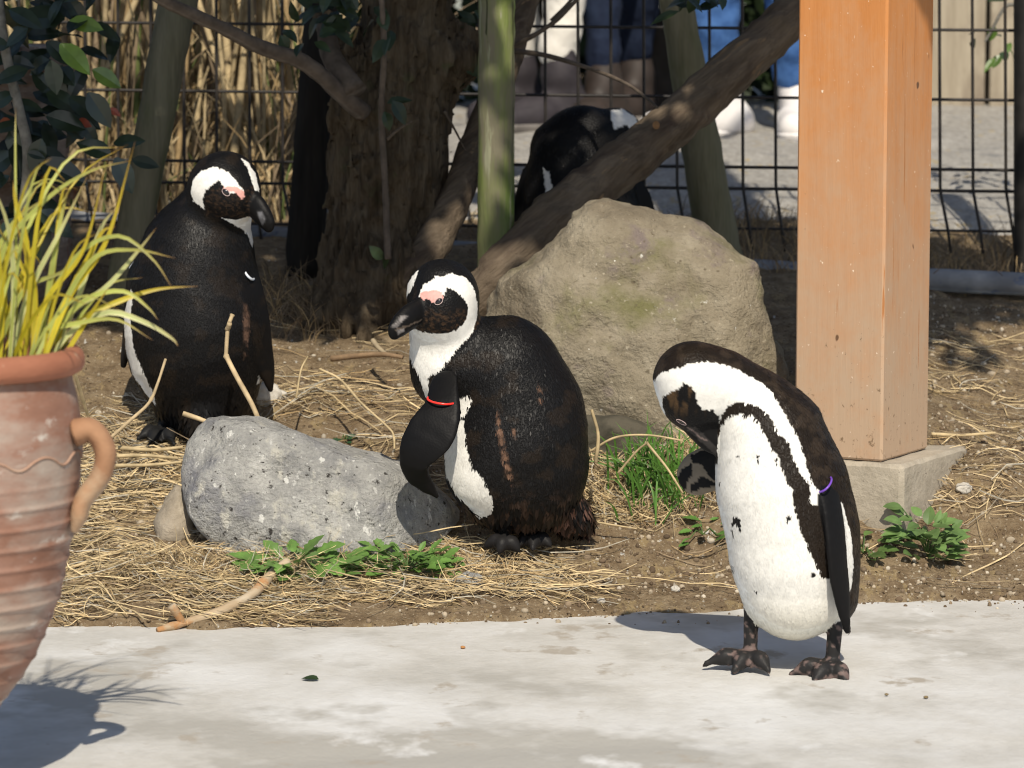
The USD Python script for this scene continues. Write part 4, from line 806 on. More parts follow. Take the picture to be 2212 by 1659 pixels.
v, f = revolve(prof, 120); v[:, :2] *= (1 + (fbm(np.c_[v[:, :2] * 6, v[:, 2] * 12], 3, 2) - .5) * .005)[:, None]
put('body', (place(v), f), mat_pot, pot)
v, f = revolve([(rp(a), zpx(b)) for a, b in rim], 120); put('rim', (place(v), f), mat_rim, pot)
v, f = revolve([(0, zpx(806)), (rp(60), zpx(800)), (rp(141), zpx(806))], 60); mat_soil = M('potting_soil', [(.3, (.02, .014, .01)), (.7, (.06, .045, .03))], scale=60, rough=.95, bump=.8, bscale=120); put('soil', (place(v), f), mat_soil, pot)
# wavy incised line around the shoulder
th = np.linspace(0, 2 * np.pi, 260); wz = 975 + 14 * np.sin(th * 13 + .6) * np.where(np.sin(th * 13 + .6) > 0, 1, .6); wr = np.array([rp(np.interp(y, ye, xe)) for y in wz]) + .0006
mat_line = M('incised_line', [(.3, (.32, .16, .10)), (.7, (.46, .33, .24))], scale=30, rough=.85)
put('wavy_line', tube(np.stack([axx + wr * np.cos(th), axy + wr * np.sin(th), np.array([zpx(y) for y in wz])], 1), .0016, 6), mat_line, pot)
mat_handle = M('handle_terracotta', [(.3, (.25, .125, .065)), (.6, (.34, .185, .10)), (.75, (.42, .27, .16))], scale=14, detail=8, rough=.85, bump=.4, bscale=70, extra=[(bw(.5, .66), (.40, .29, .19), 10, (1, 1, 1))])
hx = lambda s: curve([at(X0 + s * (x - X0), y, PY_ - .03) for x, y in ((160, 935), (192, 928), (214, 944), (227, 975), (225, 1008), (211, 1040), (192, 1064), (177, 1090), (168, 1125), (160, 1150))], 40)
for s in (1, -1):
    C = hx(s); put('handle', tube(C, np.interp(np.linspace(0, 1, 40), [0, .15, .7, .85, 1], [.018, .0142, .0128, .011, .004]), 16, .001, 5, flat=((0, 1, 0), 1.35)), mat_handle, pot)
# the second pot further back, in the shade
Y2 = 6.75; X2 = -30; p2 = at(X2, 700, Y2); z2 = lambda y: at(X2, y, Y2)[2]
pr2 = [(0, 745), (120, 745), (130, 735), (150, 690)]
for y in np.linspace(680, 446, 60): pr2.append((172 + 12 * math.sin((680 - y) / 234 * 2.4) + (5 * (((y - 446) / 40) % 1)), y))
pr2 += [(184, 443), (178, 438), (166, 425), (158, 405), (160, 385), (168, 365), (176, 350)]
for y in np.linspace(345, 120, 60): pr2.append((180 + 8 * math.sin((345 - y) / 225 * 3) + 4 * (((y - 120) / 30) % 1), y))
pr2 += [(172, 100), (150, 95), (140, 130)]
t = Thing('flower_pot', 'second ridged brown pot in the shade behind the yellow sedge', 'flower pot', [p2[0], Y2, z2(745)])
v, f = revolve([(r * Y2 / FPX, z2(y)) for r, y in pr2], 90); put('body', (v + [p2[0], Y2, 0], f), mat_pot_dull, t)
put('handle', tube(curve([at(95, 452, Y2 - .14), at(118, 400, Y2 - .15), at(142, 380, Y2 - .13), at(160, 395, Y2 - .11), at(155, 425, Y2 - .10)], 24), .012, 12), mat_pot_dull, t)

# ---------------------------------------------------------------- the yellow sedge in the pot
mat_sedge = MV('sedge_blade', rough=.45, spec=.4, vary=.18, translucent=.3, vscale=25)
sedge = Thing('potted_sedge', 'yellow-green variegated grass growing out of the big terracotta pot', 'plant', [axx, axy, zpx(800)])
def blade(parent, pts, w, col, tipcol, name='blade', mat=None, n=18, fold=.3):
    C = curve(pts, n); T = norm(np.gradient(C, axis=0)); view = np.array([0, -1.0, .25]); S = norm(np.cross(T, view)); N = norm(np.cross(S, T))
    t = np.linspace(0, 1, n); W = w * np.clip(1.15 * (1 - t ** 2.2), .03, 1) * np.clip(.65 + t * 1.5, 0, 1)
    l = C - S * W[:, None] + N * (W * fold)[:, None]; r = C + S * W[:, None] + N * (W * fold)[:, None]
    v = np.stack([l, C, r], 1).reshape(-1, 3); i = np.arange(n - 1) * 3
    f = np.vstack([np.stack(x, 1) for x in ((i, i + 1, i + 4), (i, i + 4, i + 3), (i + 1, i + 2, i + 5), (i + 1, i + 5, i + 4))])
    cl = np.asarray(col) * (1 - t[:, None] ** 4) + np.asarray(tipcol) * t[:, None] ** 4; dark = cl * np.array([.78, .92, .75])
    put(name, (v, f), mat or mat_sedge, parent, colors=np.stack([cl, dark, cl], 1).reshape(-1, 3), smooth=True)
YEL = np.array([.60, .46, .03]); LIM = np.array([.46, .46, .12]); PAL = np.array([.60, .58, .28]); TIP = np.array([.26, .11, .03])
HERO = [([(30, 790), (10, 640), (20, 520), (95, 378)], 0), ([(-30, 790), (0, 560), (90, 440), (190, 372), (285, 346)], 1), ([(20, 800), (60, 640), (130, 500), (192, 375)], 2), ([(60, 800), (100, 650), (180, 540), (232, 340)], 0), ([(90, 790), (150, 640), (230, 520), (292, 305)], 0),
        ([(70, 790), (120, 690), (200, 560), (290, 540), (380, 558)], 1), ([(60, 790), (110, 640), (180, 540), (260, 510), (330, 560), (372, 622)], 1), ([(80, 790), (150, 680), (230, 620), (300, 540), (338, 492)], 2), ([(100, 790), (180, 690), (260, 650), (340, 625), (428, 618)], 0),
        ([(90, 790), (140, 690), (200, 640), (270, 630), (320, 665), (342, 692)], 1), ([(100, 790), (150, 720), (230, 675), (310, 695), (370, 730), (385, 748)], 2), ([(60, 790), (90, 720), (160, 700), (250, 690), (330, 735)], 1), ([(50, 790), (70, 650), (40, 560), (-20, 470)], 0), ([(40, 800), (60, 560), (35, 440), (28, 390)], 0),
        ([(70, 800), (75, 640), (60, 560), (30, 470)], 0), ([(0, 800), (5, 660), (-5, 520), (-10, 380)], 0), ([(100, 800), (170, 640), (215, 500), (254, 445)], 2), ([(110, 800), (150, 640), (190, 560), (222, 500), (250, 490)], 0), ([(-20, 800), (20, 690), (60, 620), (130, 590), (170, 560)], 1),
        ([(120, 800), (170, 720), (205, 665), (235, 620)], 0), ([(20, 800), (30, 620), (15, 480), (-40, 350)], 2), ([(80, 800), (110, 600), (130, 480), (150, 400)], 1), ([(-40, 800), (-20, 600), (30, 480), (140, 405)], 1)]
g = np.random.default_rng(17)
for pts_, k in HERO:
    dy = g.uniform(-.06, .06); P = [at(a, b, PY_ + .02 + dy * (i / len(pts_)) + (.0 if i else dy * .5)) for i, (a, b) in enumerate(pts_)]
    blade(sedge, P, g.uniform(.0029, .0040), (YEL, LIM, PAL)[k] * g.uniform(.85, 1.15), TIP)
for i in range(46):
    a = g.uniform(-np.pi, np.pi); r0 = g.uniform(0, .11); b0 = np.array([axx + r0 * math.cos(a) + .03, axy + r0 * math.sin(a), zpx(800)])
    a2 = a + g.normal(0, .5); H = g.uniform(.1, .30); o = g.uniform(.03, .22); d = np.array([math.cos(a2), math.sin(a2), 0])
    P = [b0, b0 + [0, 0, H * .5] + d * o * .22, b0 + [0, 0, H * .95] + d * o * .6, b0 + [0, 0, H * g.uniform(.75, 1.12)] + d * o]
    blade(sedge, P, g.uniform(.0018, .0030), (YEL, LIM, LIM)[g.integers(0, 3)] * g.uniform(.75, 1.15), TIP, n=12)

# ---------------------------------------------------------------- broad-leaved shrub at the upper left
shrub = Thing('broadleaf_shrub', 'dark glossy broad-leaved shrub hanging in at the upper left corner', 'shrub', onground(-60, 6.35))
mat_gloss = MV('glossy_leaf', rough=.28, spec=.6, vary=.2, translucent=.12, vscale=40)
mat_stem = M('stem_bark', [(.3, (.09, .085, .07)), (.7, (.2, .19, .165))], scale=60, rough=.85, bump=.4, bscale=120)
sp = curve([onground(-10, 6.35), at(20, 560, 6.3), at(52, 440, 6.28), at(60, 330, 6.26), at(42, 240, 6.25), at(10, 100, 6.25), at(-10, -60, 6.25), at(-40, -260, 6.2)], 30); put('stem', tube(sp, np.linspace(.012, .008, 30), 10, .001, 3), mat_stem, shrub)
LV = [((60, 330), (30, 8), 0), ((75, 325), (60, 20), 1), ((85, 350), (85, 35), 0), ((30, 330), (-60, 40), 0), ((20, 380), (-50, 30), 1), ((60, 420), (70, 60), 0), ((85, 455), (60, 45), 1), ((80, 465), (10, 80), 0), ((40, 470), (-45, 60), 0), ((35, 560), (-10, 75), 2), ((250, 340), (30, 62), 1), ((285, 345), (48, 10), 0), ((245, 310), (55, -8), 0), ((240, 335), (-60, -25), 0), ((180, 300), (-40, -40), 0),
      ((150, 45), (60, 12), 3), ((140, 40), (-90, -5), 0), ((100, 90), (50, 40), 1), ((130, 95), (55, 50), 3), ((60, 150), (-60, 20), 0), ((100, 200), (60, 30), 0), ((30, 200), (-50, 30), 0), ((150, 210), (60, 40), 0), ((20, 100), (-60, -10), 1), ((200, 150), (50, 30), 3), ((100, 250), (70, 20), 0), ((60, 60), (-40, 30), 0), ((110, 130), (10, 60), 1), ((20, 20), (60, 30), 1), ((190, 200), (40, 60), 0), ((90, 300), (-20, 60), 0)]
for (a, b), (dx, dy), k in LV:
    Y = 6.26 + g.uniform(-.05, .05); p = at(a, b, Y); L = math.hypot(dx, dy) * Y / FPX * 1.25
    col = [np.array([.020, .032, .016]), np.array([.026, .040, .026]), np.array([.05, .065, .05]), np.array([.12, .19, .03])][k]
    leaf_at(shrub, p, [dx, g.uniform(-18, 6), -dy], np.array([g.normal(0, .25), -.8, .55]), L, L * .27, col * g.uniform(.8, 1.25), fold=.15, droop=.12, K=7, m_=mat_gloss)
for i in range(240):
    px, py = g.uniform(-200, 250), g.uniform(-160, 470)
    if px > 110 and py > 260 or px > 190 and py > 100 or (px > 90 and py > 330): continue
    Y = 6.40 + g.uniform(-.12, .14); leaf_at(shrub, at(px, py, Y), g.normal(0, 1, 3) * [1, .4, .5] + [.2, -.2, -.35], np.array([g.normal(0, .4), -.7, .6]), g.uniform(.05, .08), g.uniform(.014, .021), np.array([.018, .028, .014]) * g.uniform(.6, 1.4), K=5, m_=mat_gloss)
leaf_at(shrub, at(165, 262, 6.3), [38, 0, -8], np.array([0, -.8, .6]), .03, .011, (.33, .07, .03)); leaf_at(shrub, at(0, 262, 6.3), [20, 0, 0], np.array([0, -.8, .6]), .024, .009, (.36, .1, .04)); leaf_at(shrub, at(235, 235, 6.3), [25, 0, -12], np.array([0, -.8, .6]), .026, .008, (.33, .08, .04))
# twig with leaves behind the fence at the upper right
t = Thing('leafy_shrub', 'thin shrub with fresh green leaves behind the fence at the upper right', 'shrub', onground(2300, 7.65))
put('stem', tube(curve([onground(2330, 7.65), at(2300, 300, 7.62), at(2230, 60, 7.6), at(2180, 10, 7.6), at(2140, 70, 7.6), at(2128, 90, 7.6)], 24), np.linspace(.006, .003, 24), 8), mat_stem, t)
for i in range(70):
    px, py = g.uniform(2085, 2420), g.uniform(-160, 170)
    if py > 140 - abs(px - 2190) * .3 and px < 2190: continue
    leaf_at(t, at(px, py, 7.6 + g.uniform(-.08, .1)), g.normal(0, 1, 3) + [0, 0, -.4], np.array([g.normal(0, .5), -.6, .7]), g.uniform(.025, .05), g.uniform(.007, .012), [np.array([.09, .16, .03]), np.array([.03, .05, .02])][i % 2] * g.uniform(.7, 1.3))

# ---------------------------------------------------------------- dry reeds behind the fence at the left
mat_straw = MV('dry_straw', rough=.75, spec=.2, vary=.3, vscale=45, translucent=.12)
STR = np.array([.48, .375, .215]); STR2 = np.array([.36, .255, .13]); STR3 = np.array([.24, .18, .115])
reed = Thing('dry_reeds', 'stand of dry tan reeds behind the fence at the upper left', 'reeds', onground(400, 7.7))
for i in range(175):
    px = g.uniform(90, 690); Y = g.uniform(7.42, 8.1); b0 = onground(px, Y); lean = g.normal(0, .10); H = g.uniform(.5, 1.3)
    if g.random() < .2: lean = g.normal(0, .35)
    top = b0 + [lean * H, g.normal(0, .08), H]; mid = (b0 + top) / 2 + [g.normal(0, .02), 0, 0]
    C = curve([b0, mid, top], 8); r = g.uniform(.004, .0115); c = [STR, STR2, STR3, np.array([.13, .16, .05])][g.choice(4, p=[.45, .3, .17, .08])] * g.uniform(.7, 1.2)
    m = tube(C, np.linspace(r, r * .6, 8), 6); put('cane', m, mat_straw, reed, colors=np.tile(c, (len(m[0]), 1)))
n = 1500; px = g.uniform(60, 720, n); Y = g.uniform(7.38, 8.2, n); H = g.uniform(.08, .75, n) * np.where(g.random(n) < .7, .45, 1)
base = np.stack([(px - PW / 2) / FPX * Y, Y, np.zeros(n)], 1); base[:, 2] = ground_z(base[:, 0], base[:, 1])
lean = g.normal(0, .45, n); t0 = np.linspace(0, 1, 5); P = base[:, None] + np.stack([lean[:, None] * H[:, None] * t0 ** 1.6, g.normal(0, .2, n)[:, None] * H[:, None] * t0, H[:, None] * (t0 - .25 * np.abs(lean)[:, None] * t0 ** 2)], -1)
W = g.uniform(.0012, .0036, n)[:, None] * np.array([1, 1, .9, .6, .1]); S = norm(np.stack([np.ones(n), g.normal(0, .5, n), g.normal(0, .3, n)], 1))
cc = np.array([STR, STR2, STR3, [.12, .15, .05]])[g.choice(4, n, p=[.4, .33, .2, .07])] * g.uniform(.6, 1.2, (n, 1)); put('dry_leaves', ribbons(P, W, S[:, None]), mat_straw, reed, smooth=False, colors=np.repeat(cc, 10, 0), kind='stuff')

# ---------------------------------------------------------------- straw, litter, pebbles on the bank
def scatter(n, boxes, gen):
    w = np.array([b[4] for b in boxes], float); k = gen.choice(len(boxes), n, p=w / w.sum()); B_ = np.array([b[:4] for b in boxes])
    px = gen.uniform(B_[k, 0], B_[k, 1]); Y = gen.uniform(B_[k, 2], B_[k, 3]); x = (px - PW / 2) / FPX * Y; return x, Y, k
def straw(n, boxes, seed, Lr, wr, lift=.012, upr=.06, ori=0.35, dark=0.0):
    g = np.random.default_rng(seed); x, y, k = scatter(n, boxes, g)
    den = fbm(np.stack([x * 5, y * 5, 0 * x], 1), 3, seed); keep = g.random(n) < smooth01(den, .36, .58); x, y = x[keep], y[keep]; n = len(x)
    ok = (y > edge_y(x) - .02 - .05 * (g.random(len(x)) < .25)); x, y = x[ok], y[ok]; n = len(x)
    L = g.uniform(*Lr, n); a = g.normal(0, ori, n) + np.where(g.random(n) < .25, g.uniform(-1.5, 1.5, n), 0); sgn = np.where(g.random(n) < .5, 1, -1)
    t0 = np.linspace(-.5, .5, 5); bend = g.normal(0, .12, n)
    X = x[:, None] + sgn[:, None] * L[:, None] * (np.cos(a)[:, None] * t0 - np.sin(a)[:, None] * bend[:, None] * (t0 ** 2 * 4 - .5)); Yy = y[:, None] + L[:, None] * (np.sin(a)[:, None] * t0 + np.cos(a)[:, None] * bend[:, None] * (t0 ** 2 * 4 - .5))
    Z = ground_z(X, Yy, True); Zl = np.maximum(Z, .002) + g.uniform(.001, lift, n)[:, None] + np.abs(g.normal(0, upr, n))[:, None] * L[:, None] * (t0 + .5) ** 1.5
    P = np.stack([X, Yy, Zl], -1); W = g.uniform(*wr, n)[:, None] * np.array([.7, 1, 1, 1, .5]); S = norm(np.stack([-np.sin(a) * sgn, np.cos(a), g.normal(.5, .6, n)], 1))
    c = np.array([STR * 1.2, STR * 1.05, STR2, STR3, [.40, .37, .30]])[g.choice(5, n, p=[.27, .30, .2, .1, .13])] * g.uniform(.6, 1.3, (n, 1)) * (1 - dark)
    return ribbons(P, W, S[:, None]), np.repeat(c, 10, 0)
BX = [(250, 1000, 5.75, 6.15, 3.2), (100, 480, 5.6, 6.05, 1.8), (80, 700, 5.30, 5.5, 2.2), (80, 1020, 5.38, 5.58, 2.6), (1220, 1580, 5.72, 5.95, 3.2), (900, 1300, 5.42, 5.62, 1.2), (1250, 2212, 5.5, 5.9, .5), (1980, 2240, 5.8, 6.6, .5), (500, 900, 6.1, 6.5, .25)]
m1, c1 = straw(11000, BX, 3, (.02, .10), (.0004, .0010)); m2, c2 = straw(1000, BX, 4, (.07, .20), (.0006, .0014), lift=.02, upr=.08, ori=.25)
m3, c3 = straw(5200, [(100, 1020, 5.38, 5.56, .7), (1230, 1570, 5.74, 5.9, .5), (700, 1180, 5.38, 5.5, .5)], 5, (.015, .06), (.0004, .0009), lift=.03, upr=.3, ori=.9)
put('dry_straw', join([m1, m2, m3]), mat_straw, smooth=False, colors=np.vstack([c1, c2, c3]), label='loose dry straw strewn over the bank', cat='straw', kind='stuff')
# dry tufts of dead grass: by the tree foot, along the fence and before the grey stone
def tufts(n, boxes, seed, Hr, cols):
    g = np.random.default_rng(seed); x, y, k = scatter(n, boxes, g); z = ground_z(x, y); H = g.uniform(*Hr, n); ln = g.normal(0, .6, (n, 2)); t0 = np.linspace(0, 1, 5)
    P = np.stack([x, y, z], 1)[:, None] + np.stack([ln[:, :1] * H[:, None] * t0 ** 1.7, ln[:, 1:] * .6 * H[:, None] * t0 ** 1.7, H[:, None] * (t0 - .35 * t0 ** 2)], -1)
    c = np.asarray(cols)[g.integers(0, len(cols), n)] * g.uniform(.6, 1.2, (n, 1)); return ribbons(P, g.uniform(.0006, .0013, n)[:, None] * np.array([1, 1, .9, .6, .15]), norm(np.stack([np.ones(n), g.normal(0, .4, n), 0 * ln[:, 0]], 1))[:, None]), np.repeat(c, 10, 0)
m1, c1 = tufts(1500, [(560, 700, 6.4, 6.75, 1), (1560, 2260, 6.95, 7.35, 3.5), (640, 760, 6.45, 6.6, .5), (1000, 1700, 7.2, 7.4, 1)], 6, (.03, .12), [STR2, STR3, STR3 * .7])
m2, c2 = tufts(900, [(330, 640, 5.44, 5.5, 1), (900, 1120, 5.44, 5.56, .7), (1350, 1560, 5.76, 5.82, .4)], 7, (.02, .055), [STR, STR2, STR3])
put('dead_grass', join([m1, m2]), mat_straw, smooth=False, colors=np.vstack([c1, c2]), label='thin dead grass along the fence, by the tree foot and below the grey stone', cat='grass', kind='stuff')
# fine gravel and crumbs
g = np.random.default_rng(31); ico = trimesh.creation.icosphere(1); n = 8500
x, y, k = scatter(n, [(80, 2240, 5.3, 5.75, 3), (1100, 2240, 5.5, 6.1, 2.4), (200, 1000, 5.6, 6.4, 1.2), (1900, 2240, 5.8, 6.9, 1.2)], g); ok = y > edge_y(x) - .01 - .1 * (g.random(len(x)) < .12) ** 1; x, y = x[ok], y[ok]; n = len(x); z = np.maximum(ground_z(x, y), 0)
r = g.gamma(1.6, .0010, n) + .0006; q = ico.vertices[None] * r[:, None, None] * g.uniform(.6, 1.2, (n, 1, 3)) + np.stack([x, y, z + r * .2], 1)[:, None]
ff = (ico.faces[None] + (np.arange(n) * len(ico.vertices))[:, None, None]).reshape(-1, 3); c = np.array([[.36, .3, .22], [.2, .15, .10], [.44, .39, .31], [.12, .085, .055]])[g.choice(4, n, p=[.3, .33, .12, .25])] * g.uniform(.7, 1.2, (n, 1))
mat_crumb = MV('crumb', rough=.92, spec=.15, vary=.2)
put('fine_gravel', (q.reshape(-1, 3), ff), mat_crumb, smooth=False, colors=np.repeat(c, len(ico.vertices), 0), label='fine gravel and earth crumbs scattered over the bank', cat='gravel', kind='stuff')

# single canes, sticks
def cane(label, pts, r, col, name='dry_cane', cat='cane', joints=(), nsub=26, taper=.7):
    C = curve([p if len(p) == 3 and not isinstance(p, tuple) else (at(*p) if not isinstance(p[2], str) else onground(p[0], float(p[2]), p[1])) for p in pts], nsub)
    R = np.linspace(r, r * taper, nsub)
    for j in joints: R = R + r * .55 * np.exp(-((np.linspace(0, 1, nsub) - j) / .02) ** 2)
    m = tube(C, R, 8, r * .1, 2); put(name, m, mat_straw, colors=np.tile(np.asarray(col), (len(m[0]), 1)), label=label, cat=cat)
PALE = np.array([.50, .385, .23])
t = Thing('dry_stick', 'pale jointed stick standing up behind the grey stone in front of the left penguin', 'stick', at(568, 925, 5.74))
for nm, ps, r in (('lower_stick', [(570, 935, 5.72), (545, 875, 5.74), (512, 815, 5.76), (488, 768, 5.78)], .0044), ('upper_stick', [(488, 770, 5.78), (490, 735, 5.78), (493, 705, 5.78), (502, 680, 5.79)], .0036)):
    C = curve([at(*p) for p in ps], 20); R = np.full(20, r); R[[0, -1]] *= 1.3; m = tube(C, R, 10, .0004, 2); put(nm, m, mat_straw, t, colors=np.tile(PALE, (len(m[0]), 1)))
m = tube(curve([at(490, 712, 5.78), at(494, 706, 5.775), at(496, 698, 5.77)], 6), .0045, 8); put('knot', m, mat_straw, t, colors=np.tile(PALE * .8, (len(m[0]), 1)))
cane('short pale stick poking out behind the top of the grey stone', [(395, 893, 5.72), (428, 904, 5.72), (470, 920, 5.72)], .0046, PALE * 1.1, name='dry_stick', cat='stick')
cane('thin bent cane right of the pot handle, leaning up before the left penguin', [(240, 945, 5.78), (285, 905, 5.8), (322, 870, 5.82), (340, 830, 5.83), (358, 775, 5.84)], .0034, PALE * .95, joints=(.55,))
cane('cane sticking out from behind the pot rim', [(155, 785, 5.5), (172, 840, 5.55), (192, 905, 5.6)], .004, STR)
cane('topmost of the canes lying between pot handle and grey stone', [(255, 967, 5.82), (330, 972, 5.82), (395, 966, 5.82)], .0042, STR * 1.05)
cane('second cane from the top lying between pot handle and grey stone', [(252, 985, 5.78), (310, 984, 5.78), (385, 990, 5.78)], .0038, STR)
cane('lowest of the canes lying between pot handle and grey stone', [(250, 1006, 5.75), (330, 1004, 5.75), (392, 998, 5.75)], .0036, STR * .95)
cane('bent straw crossing the litter right of the left penguin', [(690, 797, 6.0), (735, 820, 5.98), (780, 870, 5.9), (835, 920, 5.82), (850, 940, 5.8), (852, 975, 5.76)], .0024, STR * 1.1, joints=(.3, .85))
cane('thin straw standing right of the left penguin', [(640, 860, 5.95), (650, 800, 5.97), (665, 770, 5.98)], .002, STR)
cane('brown root-like stick lying left of the middle penguin', [(715, 775, 6.18), (780, 768, 6.16), (830, 766, 6.12), (870, 772, 6.1)], .0058, np.array([.27, .18, .105]), name='dry_stick', cat='stick')
cane('pale forked twig sticking up left of the middle penguin beak', [(805, 735, 6.2), (818, 752, 6.18), (838, 768, 6.15)], .0052, np.array([.36, .29, .19]), name='dry_stick', cat='stick')
cane('long straw on the earth right of the orange post', [(2012, 938, 5.98), (2080, 940, 5.98), (2150, 935, 5.98)], .0036, STR * 1.1)
cane('bent straw arching left of the grass tuft by the middle penguin', [(1275, 975, 5.74), (1330, 945, 5.72), (1400, 940, 5.7), (1475, 952, 5.68)], .0022, STR * 1.15)
cane('crossed straw in front of the green grass tuft', [(1398, 958, 5.7), (1440, 1010, 5.7), (1475, 1065, 5.7)], .0024, STR * 1.1)
cane('slanting straw left of the green grass tuft', [(1335, 1022, 5.72), (1375, 975, 5.71), (1400, 955, 5.7)], .0022, STR)
cane('upright withered leaf beside the back of the middle penguin', [(1287, 1000, 5.66), (1292, 940, 5.66), (1278, 885, 5.67)], .0036, STR * .9)
cane('curved straw near the slab below the weeds', [(560, 1325, 5.4), (590, 1305, 5.4), (620, 1292, 5.41), (655, 1258, 5.43)], .0024, STR * 1.1)
cane('first long straw fan right of the pot base', [(135, 1235, 5.45), (210, 1205, 5.47), (290, 1182, 5.5)], .0028, STR * 1.15)
cane('second long straw fan right of the pot base', [(140, 1250, 5.43), (230, 1262, 5.43), (310, 1300, 5.4)], .0028, STR * 1.1)
cane('straw lying along the slab edge right of the pot', [(125, 1340, 5.33), (190, 1330, 5.34), (250, 1322, 5.36)], .0028, STR * 1.1)
cane('thin straw on the earth between the middle and preening penguins', [(1290, 1128, 5.66), (1330, 1135, 5.66), (1375, 1142, 5.66)], .0018, STR)
mat_branch = M('peeled_branch', [(.3, (.30, .20, .11)), (.5, (.42, .33, .22)), (.7, (.5, .44, .34))], scale=9, detail=6, rough=.8, bump=.5, bscale=70, stretch=(1, 1, 3), extra=[(bw(.55, .62), (.38, .2, .085), 14, (1, 1, 1))])
t = Thing('fallen_branch', 'thick peeled branch lying on the bank below the weeds', 'branch', at(480, 1310, 5.4))
def rayground(px, py, dz=0.0):
    Ys = np.linspace(5.1, 6.6, 400); r = at(np.full(400, px), np.full(400, py), Ys); k = int(np.argmax(r[:, 2] < np.maximum(ground_z(r[:, 0], r[:, 1]), 0) + dz)); return r[k]
C = curve([rayground(a, b, d) for a, b, d in ((340, 1361, .004), (400, 1345, .006), (470, 1322, .010), (540, 1287, .016), (580, 1248, .022), (622, 1212, .034))], 50); R = np.interp(np.linspace(0, 1, 50), [0, .1, .5, .75, 1], [.004, .0065, .0078, .0085, .0078]); R += .0028 * np.exp(-((np.linspace(0, 1, 50) - .73) / .02) ** 2)
put('limb', tube(C, R, 14, .0018, 6), mat_branch, t); put('side_twig', tube(curve([C[9], C[9] + [-.008, -.006, .016], C[9] + [-.017, -.010, .031]], 10), np.linspace(.0055, .0075, 10), 10, .001, 3), mat_branch, t)

# ---------------------------------------------------------------- green weeds and the grass tuft
mat_weed = MV('weed_leaf', rough=.5, spec=.35, vary=.2, translucent=.25, vscale=60)
def weed(label, cx, Y, rx, rz, n, L, seed, col=(.13, .24, .055), upright=.6, name='weed', lob=1):
    g = np.random.default_rng(seed); b = onground(cx, Y); t = Thing(name, label, 'weed', b, None)
    for i in range(n):
        a = g.uniform(0, 2 * np.pi); rr = g.random() ** .5; p = np.array([b[0] + rx * rr * math.cos(a), b[1] + .035 * rr * math.sin(a), 0]); p[2] = gz(p[0], p[1]) + .006 + g.uniform(0, rz)
        d = np.array([math.cos(a), math.sin(a) * .6 - .35, g.uniform(-.1, upright)]); l = L * g.uniform(.6, 1.25)
        leaf_at(t, p, d, np.array([g.normal(0, .35), -.45, 1.0]), l, l * g.uniform(.22, .40), np.asarray(col) * g.uniform(.75, 1.35), fold=.18, droop=g.uniform(.05, .35), K=10, m_=mat_weed, lobes=lob)
        if i % 3 == 0: put('stalk', tube(np.array([b + [0, 0, .002], (b + p) / 2 + [0, 0, .012], p]), .0011, 5), mat_weed, t, colors=np.tile([.10, .17, .05], (17, 1)))
weed('bright green rosette weed behind the cut end of the fallen branch', 640, 5.47, .08, .03, 62, .044, 1)
weed('low green cress-like weed at the right foot of the grey stone', 880, 5.50, .085, .028, 95, .028, 2, col=(.11, .21, .045))
weed('small green sprig against the grey stone, left of the cress-like weed', 790, 5.53, .03, .02, 24, .024, 3, col=(.12, .22, .05))
weed('leafy pale green weed growing at the corner of the concrete footing', 2010, 5.66, .058, .055, 70, .030, 4, col=(.125, .21, .065), upright=.9, lob=0)
weed('flat green weed at the footing between the preening penguin and the leafy weed', 1870, 5.64, .03, .012, 20, .03, 5, col=(.09, .155, .04))
weed('tiny green sprout in the litter left of the middle penguin', 745, 5.98, .012, .006, 6, .018, 6, col=(.03, .075, .03))
weed('green sprouts below the speckled wing of the preening penguin', 1520, 5.70, .035, 0.012, 11, .026, 7, col=(.09, .19, .04))
tuft = Thing('grass_tuft', 'tuft of fresh green grass in front of the tan boulder', 'grass', onground(1440, 5.78))
g = np.random.default_rng(44); mat_grass = MV('grass_blade', rough=.45, spec=.4, vary=.2, translucent=.3, vscale=40)
for i in range(150):
    cx = g.choice([1395, 1450, 1490, 1520, 1360], p=[.3, .32, .2, .08, .1]); b0 = onground(cx + g.normal(0, 20), 5.78 + g.normal(0, .025)); H = g.uniform(.04, .125) * (1 if cx < 1480 else .75); lx = g.normal(0, .04) - .008; ly = g.normal(-.012, .025)
    P = [b0, b0 + [lx * .25, ly * .25, H * .5], b0 + [lx * .65, ly * .6, H * .85], b0 + [lx * 1.2, ly, H * g.uniform(.9, 1.05)]]
    blade(tuft, P, g.uniform(.0012, .0022), np.array([.085, .19, .03]) * g.uniform(.7, 1.35), np.array([.16, .26, .07]), n=8, mat=mat_grass)
for (a, b, c, d) in ((1418, 1040, 1397, 882), (1400, 1030, 1358, 925), (1460, 1040, 1395, 905), (1440, 1035, 1432, 940), (1495, 1030, 1502, 945)):
    blade(tuft, [at(a, b, 5.76), at((a + c) / 2 - 4, (b + d) / 2, 5.755), at(c, d, 5.75)], .002, np.array([.09, .2, .03]), np.array([.2, .3, .1]), n=10, mat=mat_grass)
